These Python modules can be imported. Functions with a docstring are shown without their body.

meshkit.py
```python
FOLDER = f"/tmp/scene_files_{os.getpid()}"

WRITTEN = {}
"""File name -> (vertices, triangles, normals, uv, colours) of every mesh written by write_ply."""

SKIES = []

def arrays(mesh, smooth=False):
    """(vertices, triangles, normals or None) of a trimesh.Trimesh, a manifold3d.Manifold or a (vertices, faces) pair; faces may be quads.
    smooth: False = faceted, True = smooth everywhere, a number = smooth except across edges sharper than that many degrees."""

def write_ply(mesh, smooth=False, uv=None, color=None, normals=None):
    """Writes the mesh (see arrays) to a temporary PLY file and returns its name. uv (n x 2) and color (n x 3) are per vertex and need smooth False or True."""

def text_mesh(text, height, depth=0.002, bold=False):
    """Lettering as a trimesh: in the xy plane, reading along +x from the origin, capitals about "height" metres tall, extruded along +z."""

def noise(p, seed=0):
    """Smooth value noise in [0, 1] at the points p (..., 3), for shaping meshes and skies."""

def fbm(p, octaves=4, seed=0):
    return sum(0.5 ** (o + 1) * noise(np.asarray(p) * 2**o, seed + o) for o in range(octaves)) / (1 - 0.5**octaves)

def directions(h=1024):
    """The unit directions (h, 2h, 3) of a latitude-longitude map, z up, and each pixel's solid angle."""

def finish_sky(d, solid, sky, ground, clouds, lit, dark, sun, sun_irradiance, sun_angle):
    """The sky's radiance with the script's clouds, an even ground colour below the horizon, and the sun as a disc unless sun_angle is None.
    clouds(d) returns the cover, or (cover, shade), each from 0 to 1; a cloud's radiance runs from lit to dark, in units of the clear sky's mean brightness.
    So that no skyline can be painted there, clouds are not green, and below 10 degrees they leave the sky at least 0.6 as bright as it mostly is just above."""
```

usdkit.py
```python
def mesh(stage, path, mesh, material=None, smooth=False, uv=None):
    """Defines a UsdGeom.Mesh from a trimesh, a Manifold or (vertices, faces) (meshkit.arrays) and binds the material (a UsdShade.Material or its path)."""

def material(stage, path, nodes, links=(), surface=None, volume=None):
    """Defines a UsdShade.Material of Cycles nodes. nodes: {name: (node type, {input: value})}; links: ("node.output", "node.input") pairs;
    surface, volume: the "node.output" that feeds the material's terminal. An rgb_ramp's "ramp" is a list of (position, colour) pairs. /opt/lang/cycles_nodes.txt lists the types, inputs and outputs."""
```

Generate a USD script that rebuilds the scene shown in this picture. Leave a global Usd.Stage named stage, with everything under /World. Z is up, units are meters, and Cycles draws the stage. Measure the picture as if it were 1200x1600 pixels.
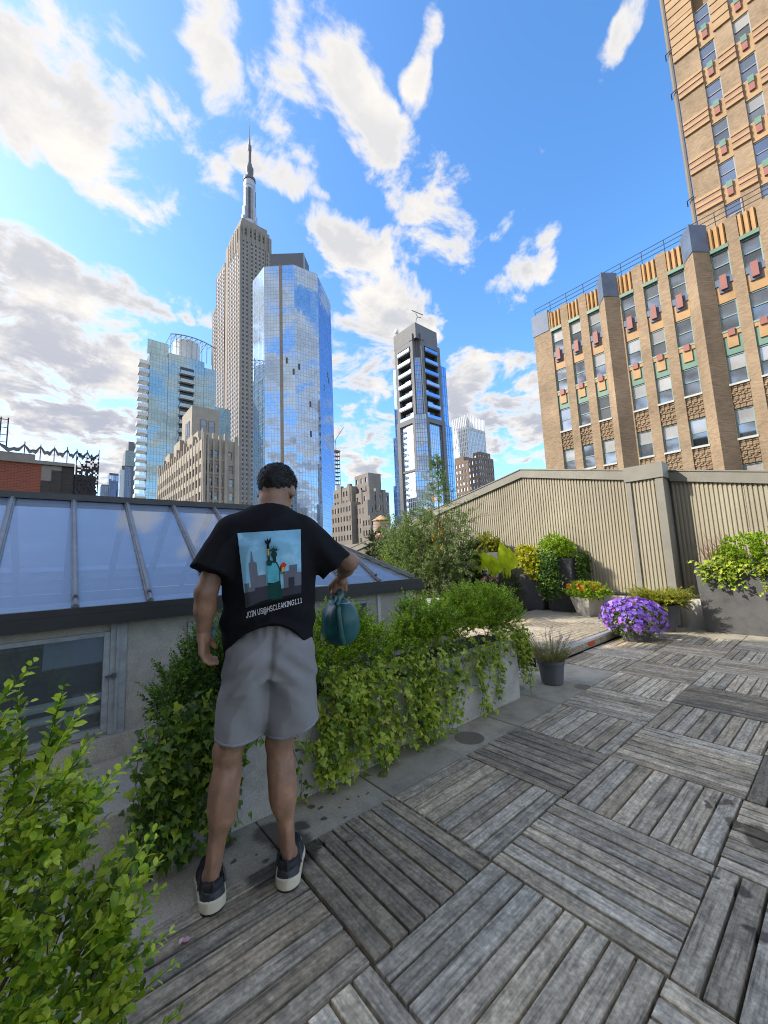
import math, random
import numpy as np, trimesh, usdkit, meshkit
from pxr import Usd, UsdGeom, UsdLux, UsdShade, Gf, Sdf, Vt

random.seed(7)
stage = Usd.Stage.CreateInMemory()
UsdGeom.SetStageUpAxis(stage, 'Z')
UsdGeom.SetStageMetersPerUnit(stage, 1.0)
UsdGeom.Xform.Define(stage, '/World')
PI = math.pi

# ------------------------------------------------------------------ camera, sky, sun, exposure
YAW, PITCH, ROLL = math.radians(49.895), math.radians(6.9435), math.radians(-2.3569)
FPX, EYE = 615.065, 1.2349
FW = np.array([math.cos(YAW) * math.cos(PITCH), math.sin(YAW) * math.cos(PITCH), math.sin(PITCH)])
_r = np.cross(FW, [0, 0, 1.0]); _r /= np.linalg.norm(_r)
_u = np.cross(_r, FW)
RT = math.cos(ROLL) * _r + math.sin(ROLL) * _u
UP = -math.sin(ROLL) * _r + math.cos(ROLL) * _u
EXPOSURE = 1.62
cam = UsdGeom.Camera.Define(stage, '/World/camera')
cam.CreateHorizontalApertureAttr(36.0)
cam.CreateVerticalApertureAttr(48.0)
cam.CreateFocalLengthAttr(36.0 * FPX / 1200)
cam.CreateClippingRangeAttr(Gf.Vec2f(0.03, 20000))
cam.CreateExposureAttr(EXPOSURE)
cam.AddTransformOp().Set(Gf.Matrix4d(*[float(x) for x in (*RT, 0, *UP, 0, *(-FW), 0, 0, 0, EYE, 1)]))

SUN_AZ, SUN_EL = math.atan2(0.6, -0.8), math.radians(36)
SUN = np.array([math.cos(SUN_AZ) * math.cos(SUN_EL), math.sin(SUN_AZ) * math.cos(SUN_EL), math.sin(SUN_EL)])
sun = UsdLux.DistantLight.Define(stage, '/World/sun')
sun.CreateNormalizeAttr(True)
sun.CreateIntensityAttr(0.5)
sun.CreateAngleAttr(0.5)
sun.CreateColorAttr(Gf.Vec3f(1.0, 0.93, 0.82))
_x = np.cross([0, 0, 1.0], SUN); _x /= np.linalg.norm(_x)
_y = np.cross(SUN, _x)
sun.AddTransformOp().Set(Gf.Matrix4d(*[float(v) for v in (*_x, 0, *_y, 0, *SUN, 0, 0, 0, 50, 1)]))


def ray(px, py):
    return FW + (px - 600) / FPX * RT - (py - 800) / FPX * UP


def at(px, py, dist):
    """the point at horizontal distance dist in a direction measured in the photograph"""
    d = ray(px, py)
    return d * (dist / math.hypot(d[0], d[1])) + np.array([0, 0, EYE])


def on_x(px, py, X):
    d = ray(px, py); t = X / d[0]
    return np.array([X, d[1] * t, EYE + d[2] * t])


def on_y(px, py, Y):
    d = ray(px, py); t = Y / d[1]
    return np.array([d[0] * t, Y, EYE + d[2] * t])


def on_z(px, py, z=0.0):
    d = ray(px, py); t = (z - EYE) / d[2]
    return np.array([d[0] * t, d[1] * t, z])


LOOKS = '/World/Looks'
UsdGeom.Scope.Define(stage, LOOKS)

# sky with clouds: each cloud is a bank at its own place in the sky (a direction), broken up by noise
CLOUDS = [  # direction measured at (x, y), half length, angle, half width, strength
    (70, 70, 240, 20, 105, 1.15), (330, 60, 120, 62, 46, .9), (240, 180, 190, 48, 42, .72), (150, 245, 160, 33, 52, 1.0),
    (455, 55, 100, 70, 30, .66), (590, 225, 150, 40, 46, 1.2), (680, 305, 95, 38, 42, 1.0), (470, 175, 90, 30, 45, .8), (660, 70, 95, 100, 21, .85),
    (985, 40, 75, 115, 24, .85), (560, 405, 92, 12, 55, 1.5), (610, 480, 95, 70, 66, 1.4), (560, 570, 75, 80, 70, 1.1),
    (550, 690, 95, 60, 75, .95), (650, 385, 70, 10, 30, .8), (815, 420, 62, 118, 32, .9), (795, 390, 60, 110, 22, .6), (770, 640, 110, 15, 80, 1.5),
    (740, 575, 60, 20, 40, 1.0), (60, 410, 130, 28, 44, 1.1), (80, 540, 180, 12, 95, 1.9), (110, 640, 190, 8, 62, 1.5),
    (195, 470, 80, 25, 55, .9), (250, 305, 75, 30, 20, .8), (405, 245, 85, 8, 36, .8), (300, 478, 55, 10, 20, .8),
    (700, 335, 50, 40, 22, .9), (120, 720, 200, 0, 40, .9), (900, 690, 160, 5, 40, .8), (20, 200, 60, 50, 30, .8), (500, 310, 30, 20, 14, .6),
    (-250, 300, 300, 20, 160, 1.1), (-300, -200, 300, 40, 150, 1.0), (1500, 620, 260, 5, 90, 1.0)]
sky_nodes = {
    'tc': ('texture_coordinate', {}),
    'sky': ('sky_texture', {'sky_type': 'single_scattering', 'sun_disc': False, 'sun_elevation': SUN_EL,
                            'sun_rotation': math.atan2(SUN[0], SUN[1]), 'altitude': 50.0, 'air_density': 1.0, 'aerosol_density': 1.3, 'ozone_density': 3.0}),
    'hs': ('hsv', {'hue': .5, 'saturation': 1.22, 'value': 1.0, 'fac': 1.0}),
    'dir': ('vector_math', {'math_type': 'normalize'}),
    'sep': ('separate_xyz', {}),
    'zz': ('math', {'math_type': 'maximum', 'value2': 0.0}),
    'za': ('math', {'math_type': 'add', 'value2': 0.22}),
    'zi': ('math', {'math_type': 'divide', 'value1': 1.0}),
    'pl': ('vector_math', {'math_type': 'scale'}),
    'wn': ('noise_texture', {'scale': 5.0, 'detail': 3.0, 'roughness': .55}),
    'wc': ('vector_math', {'math_type': 'subtract', 'vector2': (.5, .5, .5)}),
    'ws': ('vector_math', {'math_type': 'scale', 'scale': .16}),
    'dw': ('vector_math', {'math_type': 'add'}),
    'n1': ('noise_texture', {'scale': 5.6, 'detail': 10.0, 'roughness': .62, 'distortion': .35}),
    'n2': ('noise_texture', {'scale': 1.5, 'detail': 4.0, 'roughness': .55}),
    'n3': ('noise_texture', {'scale': 4.5, 'detail': 6.0, 'roughness': .6}),
}
sky_links = [('tc.generated', 'dir.vector1'), ('dir.vector', 'sep.vector'), ('sep.z', 'zz.value1'), ('zz.value', 'za.value1'),
             ('za.value', 'zi.value2'), ('dir.vector', 'pl.vector1'), ('zi.value', 'pl.scale'), ('pl.vector', 'wn.vector'),
             ('wn.color', 'wc.vector1'), ('wc.vector', 'ws.vector1'), ('dir.vector', 'dw.vector1'), ('ws.vector', 'dw.vector2'),
             ('pl.vector', 'n1.vector'), ('pl.vector', 'n2.vector'), ('pl.vector', 'n3.vector'), ('sky.color', 'hs.color')]


def unit(v):
    v = np.asarray(v, float)
    return v / np.linalg.norm(v)


last = None
for k, (cx, cy, a, ang, b, st) in enumerate(CLOUDS):
    c, s = math.cos(math.radians(ang)), math.sin(math.radians(ang))
    d0 = unit(ray(cx, cy))
    ea = unit(ray(cx + a * c, cy + a * s)) - d0
    eb = unit(ray(cx - b * s, cy + b * c)) - d0
    sky_nodes |= {f's{k}': ('vector_math', {'math_type': 'subtract', 'vector2': tuple(d0)}),
                  f'u{k}': ('vector_math', {'math_type': 'dot_product', 'vector2': tuple(ea / (ea @ ea))}),
                  f'v{k}': ('vector_math', {'math_type': 'dot_product', 'vector2': tuple(eb / (eb @ eb))}),
                  f'q{k}': ('math', {'math_type': 'multiply'}), f'r{k}': ('math', {'math_type': 'multiply_add'}),
                  f'e{k}': ('math', {'math_type': 'multiply_add', 'value2': -st * .62, 'value3': st})}
    sky_links += [('dw.vector', f's{k}.vector1'), (f's{k}.vector', f'u{k}.vector1'), (f's{k}.vector', f'v{k}.vector1'),
                  (f'u{k}.value', f'q{k}.value1'), (f'u{k}.value', f'q{k}.value2'), (f'v{k}.value', f'r{k}.value1'),
                  (f'v{k}.value', f'r{k}.value2'), (f'q{k}.value', f'r{k}.value3'), (f'r{k}.value', f'e{k}.value1')]
    if last:
        sky_nodes[f'm{k}'] = ('math', {'math_type': 'maximum'})
        sky_links += [(last, f'm{k}.value1'), (f'e{k}.value', f'm{k}.value2')]
        last = f'm{k}.value'
    else:
        last = f'e{k}.value'
sky_nodes |= {
    # behind the camera: an even scatter of the same clouds
    'bk': ('vector_math', {'math_type': 'dot_product', 'vector2': tuple(unit([FW[0], FW[1], .1]))}),
    'bm': ('map_range', {'from_min': .2, 'from_max': -.1, 'to_min': -.6, 'to_max': 1.0, 'clamp': True}),
    'fl': ('math', {'math_type': 'maximum', 'value2': -.6}), 'fm': ('math', {'math_type': 'maximum'}),
    'nk': ('math', {'math_type': 'multiply_add', 'value2': 5.8, 'value3': -2.98}),
    'sum': ('math', {'math_type': 'add'}),
    'cov': ('map_range', {'range_type': 'smoothstep', 'from_min': .28, 'from_max': 1.15}),
    'core': ('map_range', {'range_type': 'smoothstep', 'from_min': .6, 'from_max': 1.5}),
    'n3k': ('map_range', {'range_type': 'smoothstep', 'from_min': .31, 'from_max': .56}),
    'dk': ('math', {'math_type': 'multiply'}),
    'low': ('map_range', {'from_min': .95, 'from_max': .3, 'to_min': .25, 'to_max': 1.0, 'clamp': True}),
    'dk2': ('math', {'math_type': 'multiply'}),
    'cc': ('mix_color', {'a': (2.6, 2.5, 2.36), 'b': (1.32, 1.40, 1.66)}),
    'mix': ('mix_color', {}),
    'bg': ('background_shader', {'strength': 0.13}),
}
sky_links += [('dir.vector', 'bk.vector1'), ('bk.value', 'bm.value'), (last, 'fl.value1'), ('fl.value', 'fm.value1'), ('bm.result', 'fm.value2'),
              ('n1.fac', 'nk.value1'), ('fm.value', 'sum.value1'), ('nk.value', 'sum.value2'), ('sum.value', 'cov.value'), ('sum.value', 'core.value'),
              ('n3.fac', 'n3k.value'), ('core.result', 'dk.value1'), ('n3k.result', 'dk.value2'), ('sep.z', 'low.value'), ('dk.value', 'dk2.value1'), ('low.result', 'dk2.value2'),
              ('dk2.value', 'cc.fac'), ('cov.result', 'mix.fac'), ('hs.color', 'mix.a'), ('cc.result', 'mix.b'), ('mix.result', 'bg.color')]
sky_mat = usdkit.material(stage, LOOKS + '/sky', sky_nodes, sky_links, surface='bg.background')
dome = UsdLux.DomeLight.Define(stage, '/World/sky')
dome.CreateIntensityAttr(1.0)
UsdShade.MaterialBindingAPI.Apply(dome.GetPrim()).Bind(sky_mat)
for key, val in (('kind', 'structure'), ('label', 'deep blue afternoon sky with broken white clouds')):
    dome.GetPrim().SetCustomDataByKey(key, val)

# ------------------------------------------------------------------ helpers
NAMES = {}


def numbered(path):
    n = NAMES.get(path, -1) + 1
    NAMES[path] = n
    return path if n == 0 else f'{path}_{n:03d}'


def tag(p, label=None, cat=None, group=None, kind=None):
    p = p.GetPrim() if hasattr(p, 'GetPrim') else p
    for k, v in (('label', label), ('category', cat), ('group', group), ('kind', kind)):
        if v:
            p.SetCustomDataByKey(k, v)
    return p


class Node:
    """an Xform at world origin o (its children are its parts)"""
    def __init__(self, path, o):
        self.path, self.o = path, np.asarray(o, float)
        self.prim = stage.GetPrimAtPath(path)


def thing(name, loc=(0, 0, 0), label=None, cat=None, group=None, kind=None, parent=None):
    path = numbered((parent.path if parent else '/World') + '/' + name)
    x = UsdGeom.Xform.Define(stage, path)
    base = parent.o if parent else np.zeros(3)
    x.AddTranslateOp().Set(Gf.Vec3d(*[float(v) for v in np.asarray(loc, float) - base]))
    tag(x, label, cat, group, kind)
    return Node(path, loc)


pick = np.random.default_rng(3)
PICKED = set()          # materials whose colour changes from leaf to leaf or pane to pane


class MB:
    """collects faces in world coordinates; build() makes them one mesh"""
    def __init__(self):
        self.v, self.f, self.n, self.r = [], [], 0, []

    def add(self, v, f, r=None):
        v, f = np.asarray(v, float), np.asarray(f, int)
        self.r.append(np.full(len(v), pick.random()) if r is None else r)
        if len(f) and f.shape[1] == 4:
            f = np.vstack([f[:, [0, 1, 2]], f[:, [0, 2, 3]]])
        self.v.append(v); self.f.append(f + self.n); self.n += len(v)
        return self

    def box(self, x0, x1, y0, y1, z0, z1):
        v = [(x, y, z) for x in (x0, x1) for y in (y0, y1) for z in (z0, z1)]
        return self.add(v, [(0, 1, 3, 2), (4, 6, 7, 5), (0, 4, 5, 1), (2, 3, 7, 6), (0, 2, 6, 4), (1, 5, 7, 3)])

    def cham(self, x0, x1, y0, y1, z0, z1, c):
        """box whose top edges are chamfered"""
        v = [(x0, y0, z0), (x1, y0, z0), (x1, y1, z0), (x0, y1, z0), (x0, y0, z1 - c), (x1, y0, z1 - c), (x1, y1, z1 - c), (x0, y1, z1 - c),
             (x0 + c, y0 + c, z1), (x1 - c, y0 + c, z1), (x1 - c, y1 - c, z1), (x0 + c, y1 - c, z1)]
        f = [(0, 1, 5, 4), (1, 2, 6, 5), (2, 3, 7, 6), (3, 0, 4, 7), (4, 5, 9, 8), (5, 6, 10, 9), (6, 7, 11, 10), (7, 4, 8, 11), (8, 9, 10, 11), (3, 2, 1, 0)]
        return self.add(v, f)

    def prism(self, poly, z0, z1, top=None):
        """vertical prism over a plan polygon (counter-clockwise); top: optional polygon of the upper face"""
        p = np.asarray(poly, float); q = np.asarray(top if top is not None else poly, float)
        n = len(p)
        v = np.vstack([np.c_[p, np.full(n, z0)], np.c_[q, np.full(n, z1)]])
        f = [(i, (i + 1) % n, n + (i + 1) % n) for i in range(n)] + [(i, n + (i + 1) % n, n + i) for i in range(n)]
        f += [(n, n + i, n + i + 1) for i in range(1, n - 1)] + [(0, i + 1, i) for i in range(1, n - 1)]
        return self.add(v, f)

    def quad(self, a, b, c, d):
        return self.add([a, b, c, d], [(0, 1, 2, 3)])

    def beam(self, a, b, w, h, up=(0, 0, 1)):
        a, b = np.asarray(a, float), np.asarray(b, float)
        t = unit(b - a); s = np.cross(t, up)
        if np.linalg.norm(s) < 1e-6:
            s = np.cross(t, [1, 0, 0])
        s = unit(s); u = np.cross(s, t)
        v = [p + s * i * w / 2 + u * j * h / 2 for p in (a, b) for i, j in ((-1, -1), (1, -1), (1, 1), (-1, 1))]
        return self.add(v, [(0, 1, 5, 4), (1, 2, 6, 5), (2, 3, 7, 6), (3, 0, 4, 7), (3, 2, 1, 0), (4, 5, 6, 7)])

    def tube(self, pts, r, n=6, cap=True):
        p = np.asarray(pts, float); r = np.broadcast_to(np.asarray(r, float), (len(p),))
        t = np.gradient(p, axis=0); t /= np.linalg.norm(t, axis=1, keepdims=True) + 1e-12
        a = np.cross(t, np.where(np.abs(t[:, 2:]) < .9, [0, 0, 1.0], [1.0, 0, 0])); a /= np.linalg.norm(a, axis=1, keepdims=True) + 1e-12
        b = np.cross(t, a); g = np.arange(n) * 2 * PI / n
        v = (p[:, None] + r[:, None, None] * (np.cos(g)[None, :, None] * a[:, None] + np.sin(g)[None, :, None] * b[:, None])).reshape(-1, 3)
        f = [(i * n + j, i * n + (j + 1) % n, (i + 1) * n + (j + 1) % n, (i + 1) * n + j) for i in range(len(p) - 1) for j in range(n)]
        self.add(v, f)
        if cap:
            m = len(p) - 1
            self.add(v, [(0, j + 1, j) for j in range(1, n - 1)] + [(m * n, m * n + j, m * n + j + 1) for j in range(1, n - 1)])
        return self

    def lathe(self, prof, c=(0, 0), n=32):
        p = np.asarray(prof, float); g = np.arange(n) * 2 * PI / n
        v = np.stack([c[0] + p[:, :1] * np.cos(g), c[1] + p[:, :1] * np.sin(g), np.repeat(p[:, 1:], n, 1)], -1).reshape(-1, 3)
        f = [(i * n + j, i * n + (j + 1) % n, (i + 1) * n + (j + 1) % n, (i + 1) * n + j) for i in range(len(p) - 1) for j in range(n)]
        return self.add(v, f)

    def mesh(self):
        return np.vstack(self.v), np.vstack(self.f)

    def build(self, name, mat, parent=None, smooth=False, label=None, cat=None, group=None, kind=None):
        v, f = self.mesh()
        o = parent.o if parent else np.zeros(3)
        path = numbered((parent.path if parent else '/World') + '/' + name)
        m = usdkit.mesh(stage, path, (v - o, f), mat, smooth=smooth)
        if str(mat.GetPath()) in PICKED:
            UsdGeom.PrimvarsAPI(m).CreatePrimvar('pick', Sdf.ValueTypeNames.FloatArray, 'vertex').Set(Vt.FloatArray.FromNumpy(np.concatenate(self.r).astype(np.float32)))
        tag(m, label, cat, group, kind)
        return Node(path, o)


def holder(name, parent):
    return thing(name, parent.o, parent=parent)


M = {}


def mat(name, color, rough=.6, var=.15, scale=8.0, bump=0.0, bscale=60.0, metallic=0.0, spec=.5, var2=0.0, scale2=1.2, objvar=0.0, stretch=(1, 1, 1), tint=None):
    """a surface whose colour wanders with two scales of noise in place, with fine relief"""
    c = np.asarray(color, float)
    t = np.asarray(tint if tint is not None else c, float)
    nodes = {'g': ('geometry', {}), 'mp': ('mapping', {'scale': stretch}),
             'n': ('noise_texture', {'scale': scale, 'detail': 6.0, 'roughness': .6}),
             'r': ('rgb_ramp', {'ramp': [(.25, tuple(c * (1 - var))), (.55, tuple(c)), (.8, tuple(np.minimum(t * (1 + var), 1)))]}),
             'n2': ('noise_texture', {'scale': scale2, 'detail': 4.0, 'roughness': .6}),
             'm2': ('map_range', {'from_min': .3, 'from_max': .7, 'to_min': 1 - var2, 'to_max': 1 + var2 * .5}),
             'oi': ('object_info', {}), 'mo': ('map_range', {'from_min': 0.0, 'from_max': 1.0, 'to_min': 1 - objvar, 'to_max': 1 + objvar}),
             'mm': ('math', {'math_type': 'multiply'}), 'cs': ('vector_math', {'math_type': 'scale'}),
             'p': ('principled_bsdf', {'roughness': rough, 'metallic': metallic, 'specular_ior_level': spec})}
    links = [('g.position', 'mp.vector'), ('mp.vector', 'n.vector'), ('n.fac', 'r.fac'), ('g.position', 'n2.vector'), ('n2.fac', 'm2.value'),
             ('oi.random', 'mo.value'), ('m2.result', 'mm.value1'), ('mo.result', 'mm.value2'), ('r.color', 'cs.vector1'), ('mm.value', 'cs.scale'), ('cs.vector', 'p.base_color')]
    if bump:
        nodes |= {'bn': ('noise_texture', {'scale': bscale, 'detail': 5.0, 'roughness': .6}), 'b': ('bump', {'strength': .6, 'distance': bump})}
        links += [('mp.vector', 'bn.vector'), ('bn.fac', 'b.height'), ('b.normal', 'p.normal')]
    M[name] = usdkit.material(stage, f'{LOOKS}/{name}', nodes, links, surface='p.BSDF')
    return M[name]


def leaf_mat(name, stops, rough=.45, trans=.35, spec=.4):
    """stops: colours over the per-leaf random number; light shines through"""
    nodes = {'g': ('geometry', {}), 'at': ('attribute', {'attribute': 'pick'}), 'r': ('rgb_ramp', {'ramp': stops}),
             'n': ('noise_texture', {'scale': 7.0, 'detail': 3.0}), 'mr': ('map_range', {'from_min': .3, 'from_max': .7, 'to_min': .7, 'to_max': 1.25}),
             'cs': ('vector_math', {'math_type': 'scale'}), 'ct': ('vector_math', {'math_type': 'multiply', 'vector2': (1.15, 1.2, .55)}),
             'p': ('principled_bsdf', {'roughness': rough, 'specular_ior_level': spec}), 't': ('translucent_bsdf', {}), 'mx': ('mix_closure', {'fac': trans})}
    links = [('at.fac', 'r.fac'), ('g.position', 'n.vector'), ('n.fac', 'mr.value'), ('r.color', 'cs.vector1'), ('mr.result', 'cs.scale'),
             ('cs.vector', 'p.base_color'), ('cs.vector', 'ct.vector1'), ('ct.vector', 't.color'), ('p.BSDF', 'mx.closure1'), ('t.BSDF', 'mx.closure2')]
    M[name] = usdkit.material(stage, f'{LOOKS}/{name}', nodes, links, surface='mx.closure')
    PICKED.add(f'{LOOKS}/{name}')
    return M[name]


def curtain_mat(name, tint, body, fac=.6, rough=.03, objvar=.2):
    """coated facade glass: a mirror of the sky over a dark interior"""
    nodes = {'at': ('attribute', {'attribute': 'pick'}), 'mr': ('map_range', {'from_min': 0.0, 'from_max': 1.0, 'to_min': 1 - objvar, 'to_max': 1 + objvar}),
             'cs': ('vector_math', {'math_type': 'scale', 'vector1': body}), 'd': ('diffuse_bsdf', {}),
             'gl': ('glossy_bsdf', {'color': tint, 'roughness': rough}), 'fr': ('fresnel', {'IOR': 1.5}),
             'fm': ('map_range', {'from_min': 0.04, 'from_max': 1.0, 'to_min': fac, 'to_max': 1.0}), 'mx': ('mix_closure', {})}
    links = [('at.fac', 'mr.value'), ('mr.result', 'cs.scale'), ('cs.vector', 'd.color'), ('fr.fac', 'fm.value'), ('fm.result', 'mx.fac'),
             ('d.BSDF', 'mx.closure1'), ('gl.BSDF', 'mx.closure2')]
    M[name] = usdkit.material(stage, f'{LOOKS}/{name}', nodes, links, surface='mx.closure')
    PICKED.add(f'{LOOKS}/{name}')
    return M[name]


def pane_mat(name, clear=(.8, .85, .9), fac=.12, dust=(.5, .55, .6), dusty=.1, rough=.02):
    """window glass that can be seen through, with a little dust"""
    nodes = {'t': ('transparent_bsdf', {'color': clear}), 'gl': ('glossy_bsdf', {'color': (.95, .97, 1), 'roughness': rough}), 'fr': ('fresnel', {'IOR': 1.52}),
             'fm': ('map_range', {'from_min': .04, 'from_max': 1.0, 'to_min': fac, 'to_max': 1.0}), 'm1': ('mix_closure', {}),
             'd': ('diffuse_bsdf', {'color': dust}), 'm2': ('mix_closure', {'fac': dusty})}
    links = [('fr.fac', 'fm.value'), ('fm.result', 'm1.fac'), ('t.BSDF', 'm1.closure1'), ('gl.BSDF', 'm1.closure2'), ('m1.closure', 'm2.closure1'), ('d.BSDF', 'm2.closure2')]
    M[name] = usdkit.material(stage, f'{LOOKS}/{name}', nodes, links, surface='m2.closure')
    return M[name]
# ------------------------------------------------------------------ materials of the terrace
S = 0.61                      # deck tiles are two feet square


def wood_mat(name, along, color, wet=()):
    st = (1.6, 26.0, 26.0) if along == 'x' else (26.0, 1.6, 26.0)
    c = np.asarray(color, float)
    nodes = {'g': ('geometry', {}), 'oi': ('object_info', {}), 'o3': ('vector_math', {'math_type': 'scale', 'vector1': (31.0, 17.0, 5.0)}),
             'pp': ('vector_math', {'math_type': 'add'}), 'mp': ('mapping', {'scale': st}),
             'gr': ('noise_texture', {'scale': 3.0, 'detail': 6.0, 'roughness': .65}),
             'bl': ('noise_texture', {'scale': 19.0, 'detail': 7.0, 'roughness': .68}),
             'bl2': ('noise_texture', {'scale': 2.6, 'detail': 4.0, 'roughness': .6}),
             'sp': ('noise_texture', {'scale': 70.0, 'detail': 3.0, 'roughness': .6}),
             'r': ('rgb_ramp', {'ramp': [(.32, tuple(c * .42)), (.47, tuple(c * .96)), (.66, tuple(c * 1.36))]}),
             'rb': ('map_range', {'from_min': .38, 'from_max': .62, 'to_min': .70, 'to_max': 1.14}),
             'rb2': ('map_range', {'from_min': .35, 'from_max': .65, 'to_min': .84, 'to_max': 1.1}),
             'rs': ('map_range', {'from_min': .36, 'from_max': .5, 'to_min': .82, 'to_max': 1.03}),
             'ro': ('map_range', {'to_min': .72, 'to_max': 1.2}), 'm1': ('math', {'math_type': 'multiply'}), 'm2': ('math', {'math_type': 'multiply'}),
             'm3': ('math', {'math_type': 'multiply'}), 'cs': ('vector_math', {'math_type': 'scale'}),
             'wr': ('white_noise_texture', {'dimensions': '1D'}), 'tn': ('mix_color', {'a': (1.0, 1.0, 1.0), 'b': (1.06, .96, .84)}), 'tm': ('vector_math', {'math_type': 'multiply'}),
             'ad': ('math', {'math_type': 'multiply_add', 'value2': .6}),
             'b': ('bump', {'strength': .55, 'distance': .004}), 'p': ('principled_bsdf', {'specular_ior_level': .35})}
    links = [('g.position', 'pp.vector1'), ('oi.random', 'o3.scale'), ('o3.vector', 'pp.vector2'), ('pp.vector', 'mp.vector'), ('mp.vector', 'gr.vector'),
             ('pp.vector', 'bl.vector'), ('g.position', 'bl2.vector'), ('pp.vector', 'sp.vector'), ('gr.fac', 'r.fac'), ('bl.fac', 'rb.value'), ('bl2.fac', 'rb2.value'),
             ('sp.fac', 'rs.value'), ('oi.random', 'ro.value'), ('rb.result', 'm1.value1'), ('rb2.result', 'm1.value2'), ('m1.value', 'm2.value1'), ('rs.result', 'm2.value2'),
             ('m2.value', 'm3.value1'), ('ro.result', 'm3.value2'), ('oi.random', 'wr.w'), ('wr.value', 'tn.fac'), ('r.color', 'tm.vector1'), ('tn.result', 'tm.vector2'),
             ('tm.vector', 'cs.vector1'), ('gr.fac', 'ad.value1'), ('bl.fac', 'ad.value3'), ('ad.value', 'b.height'), ('b.normal', 'p.normal')]
    # spilt water: dark spots with ragged edges at their own places on the boards
    nodes |= {'wn': ('noise_texture', {'scale': 14.0, 'detail': 3.0}), 'wv': ('vector_math', {'math_type': 'subtract', 'vector2': (.5, .5, .5)}),
              'wk': ('vector_math', {'math_type': 'scale', 'scale': .11}), 'wp': ('vector_math', {'math_type': 'add'})}
    links += [('g.position', 'wn.vector'), ('wn.color', 'wv.vector1'), ('wv.vector', 'wk.vector1'), ('g.position', 'wp.vector1'), ('wk.vector', 'wp.vector2')]
    last = None
    for k, (x, y, rad) in enumerate(wet):
        nodes |= {f'd{k}': ('vector_math', {'math_type': 'distance', 'vector2': (x, y, 0.0)}),
                  f'w{k}': ('map_range', {'range_type': 'smoothstep', 'from_min': rad, 'from_max': rad * .6, 'to_min': 0.0, 'to_max': 1.0})}
        links += [('wp.vector', f'd{k}.vector1'), (f'd{k}.value', f'w{k}.value')]
        if last:
            nodes[f'x{k}'] = ('math', {'math_type': 'maximum'})
            links += [(last, f'x{k}.value1'), (f'w{k}.result', f'x{k}.value2')]
            last = f'x{k}.value'
        else:
            last = f'w{k}.result'
    if last:
        nodes |= {'wet': ('mix_color', {'b': (.022, .022, .022)}), 'wf': ('math', {'math_type': 'multiply', 'value2': .8}),
                  'rr': ('map_range', {'to_min': .72, 'to_max': .22})}
        links += [(last, 'wf.value1'), ('wf.value', 'wet.fac'), ('cs.vector', 'wet.a'), ('wet.result', 'p.base_color'), (last, 'rr.value'), ('rr.result', 'p.roughness')]
    else:
        links += [('cs.vector', 'p.base_color')]
    links += [('m3.value', 'cs.scale')]
    M[name] = usdkit.material(stage, f'{LOOKS}/{name}', nodes, links, surface='p.BSDF')
    return M[name]


def zs(pts):
    return [(float(on_z(px, py)[0]), float(on_z(px, py)[1]), r) for px, py, r in pts]


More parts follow.
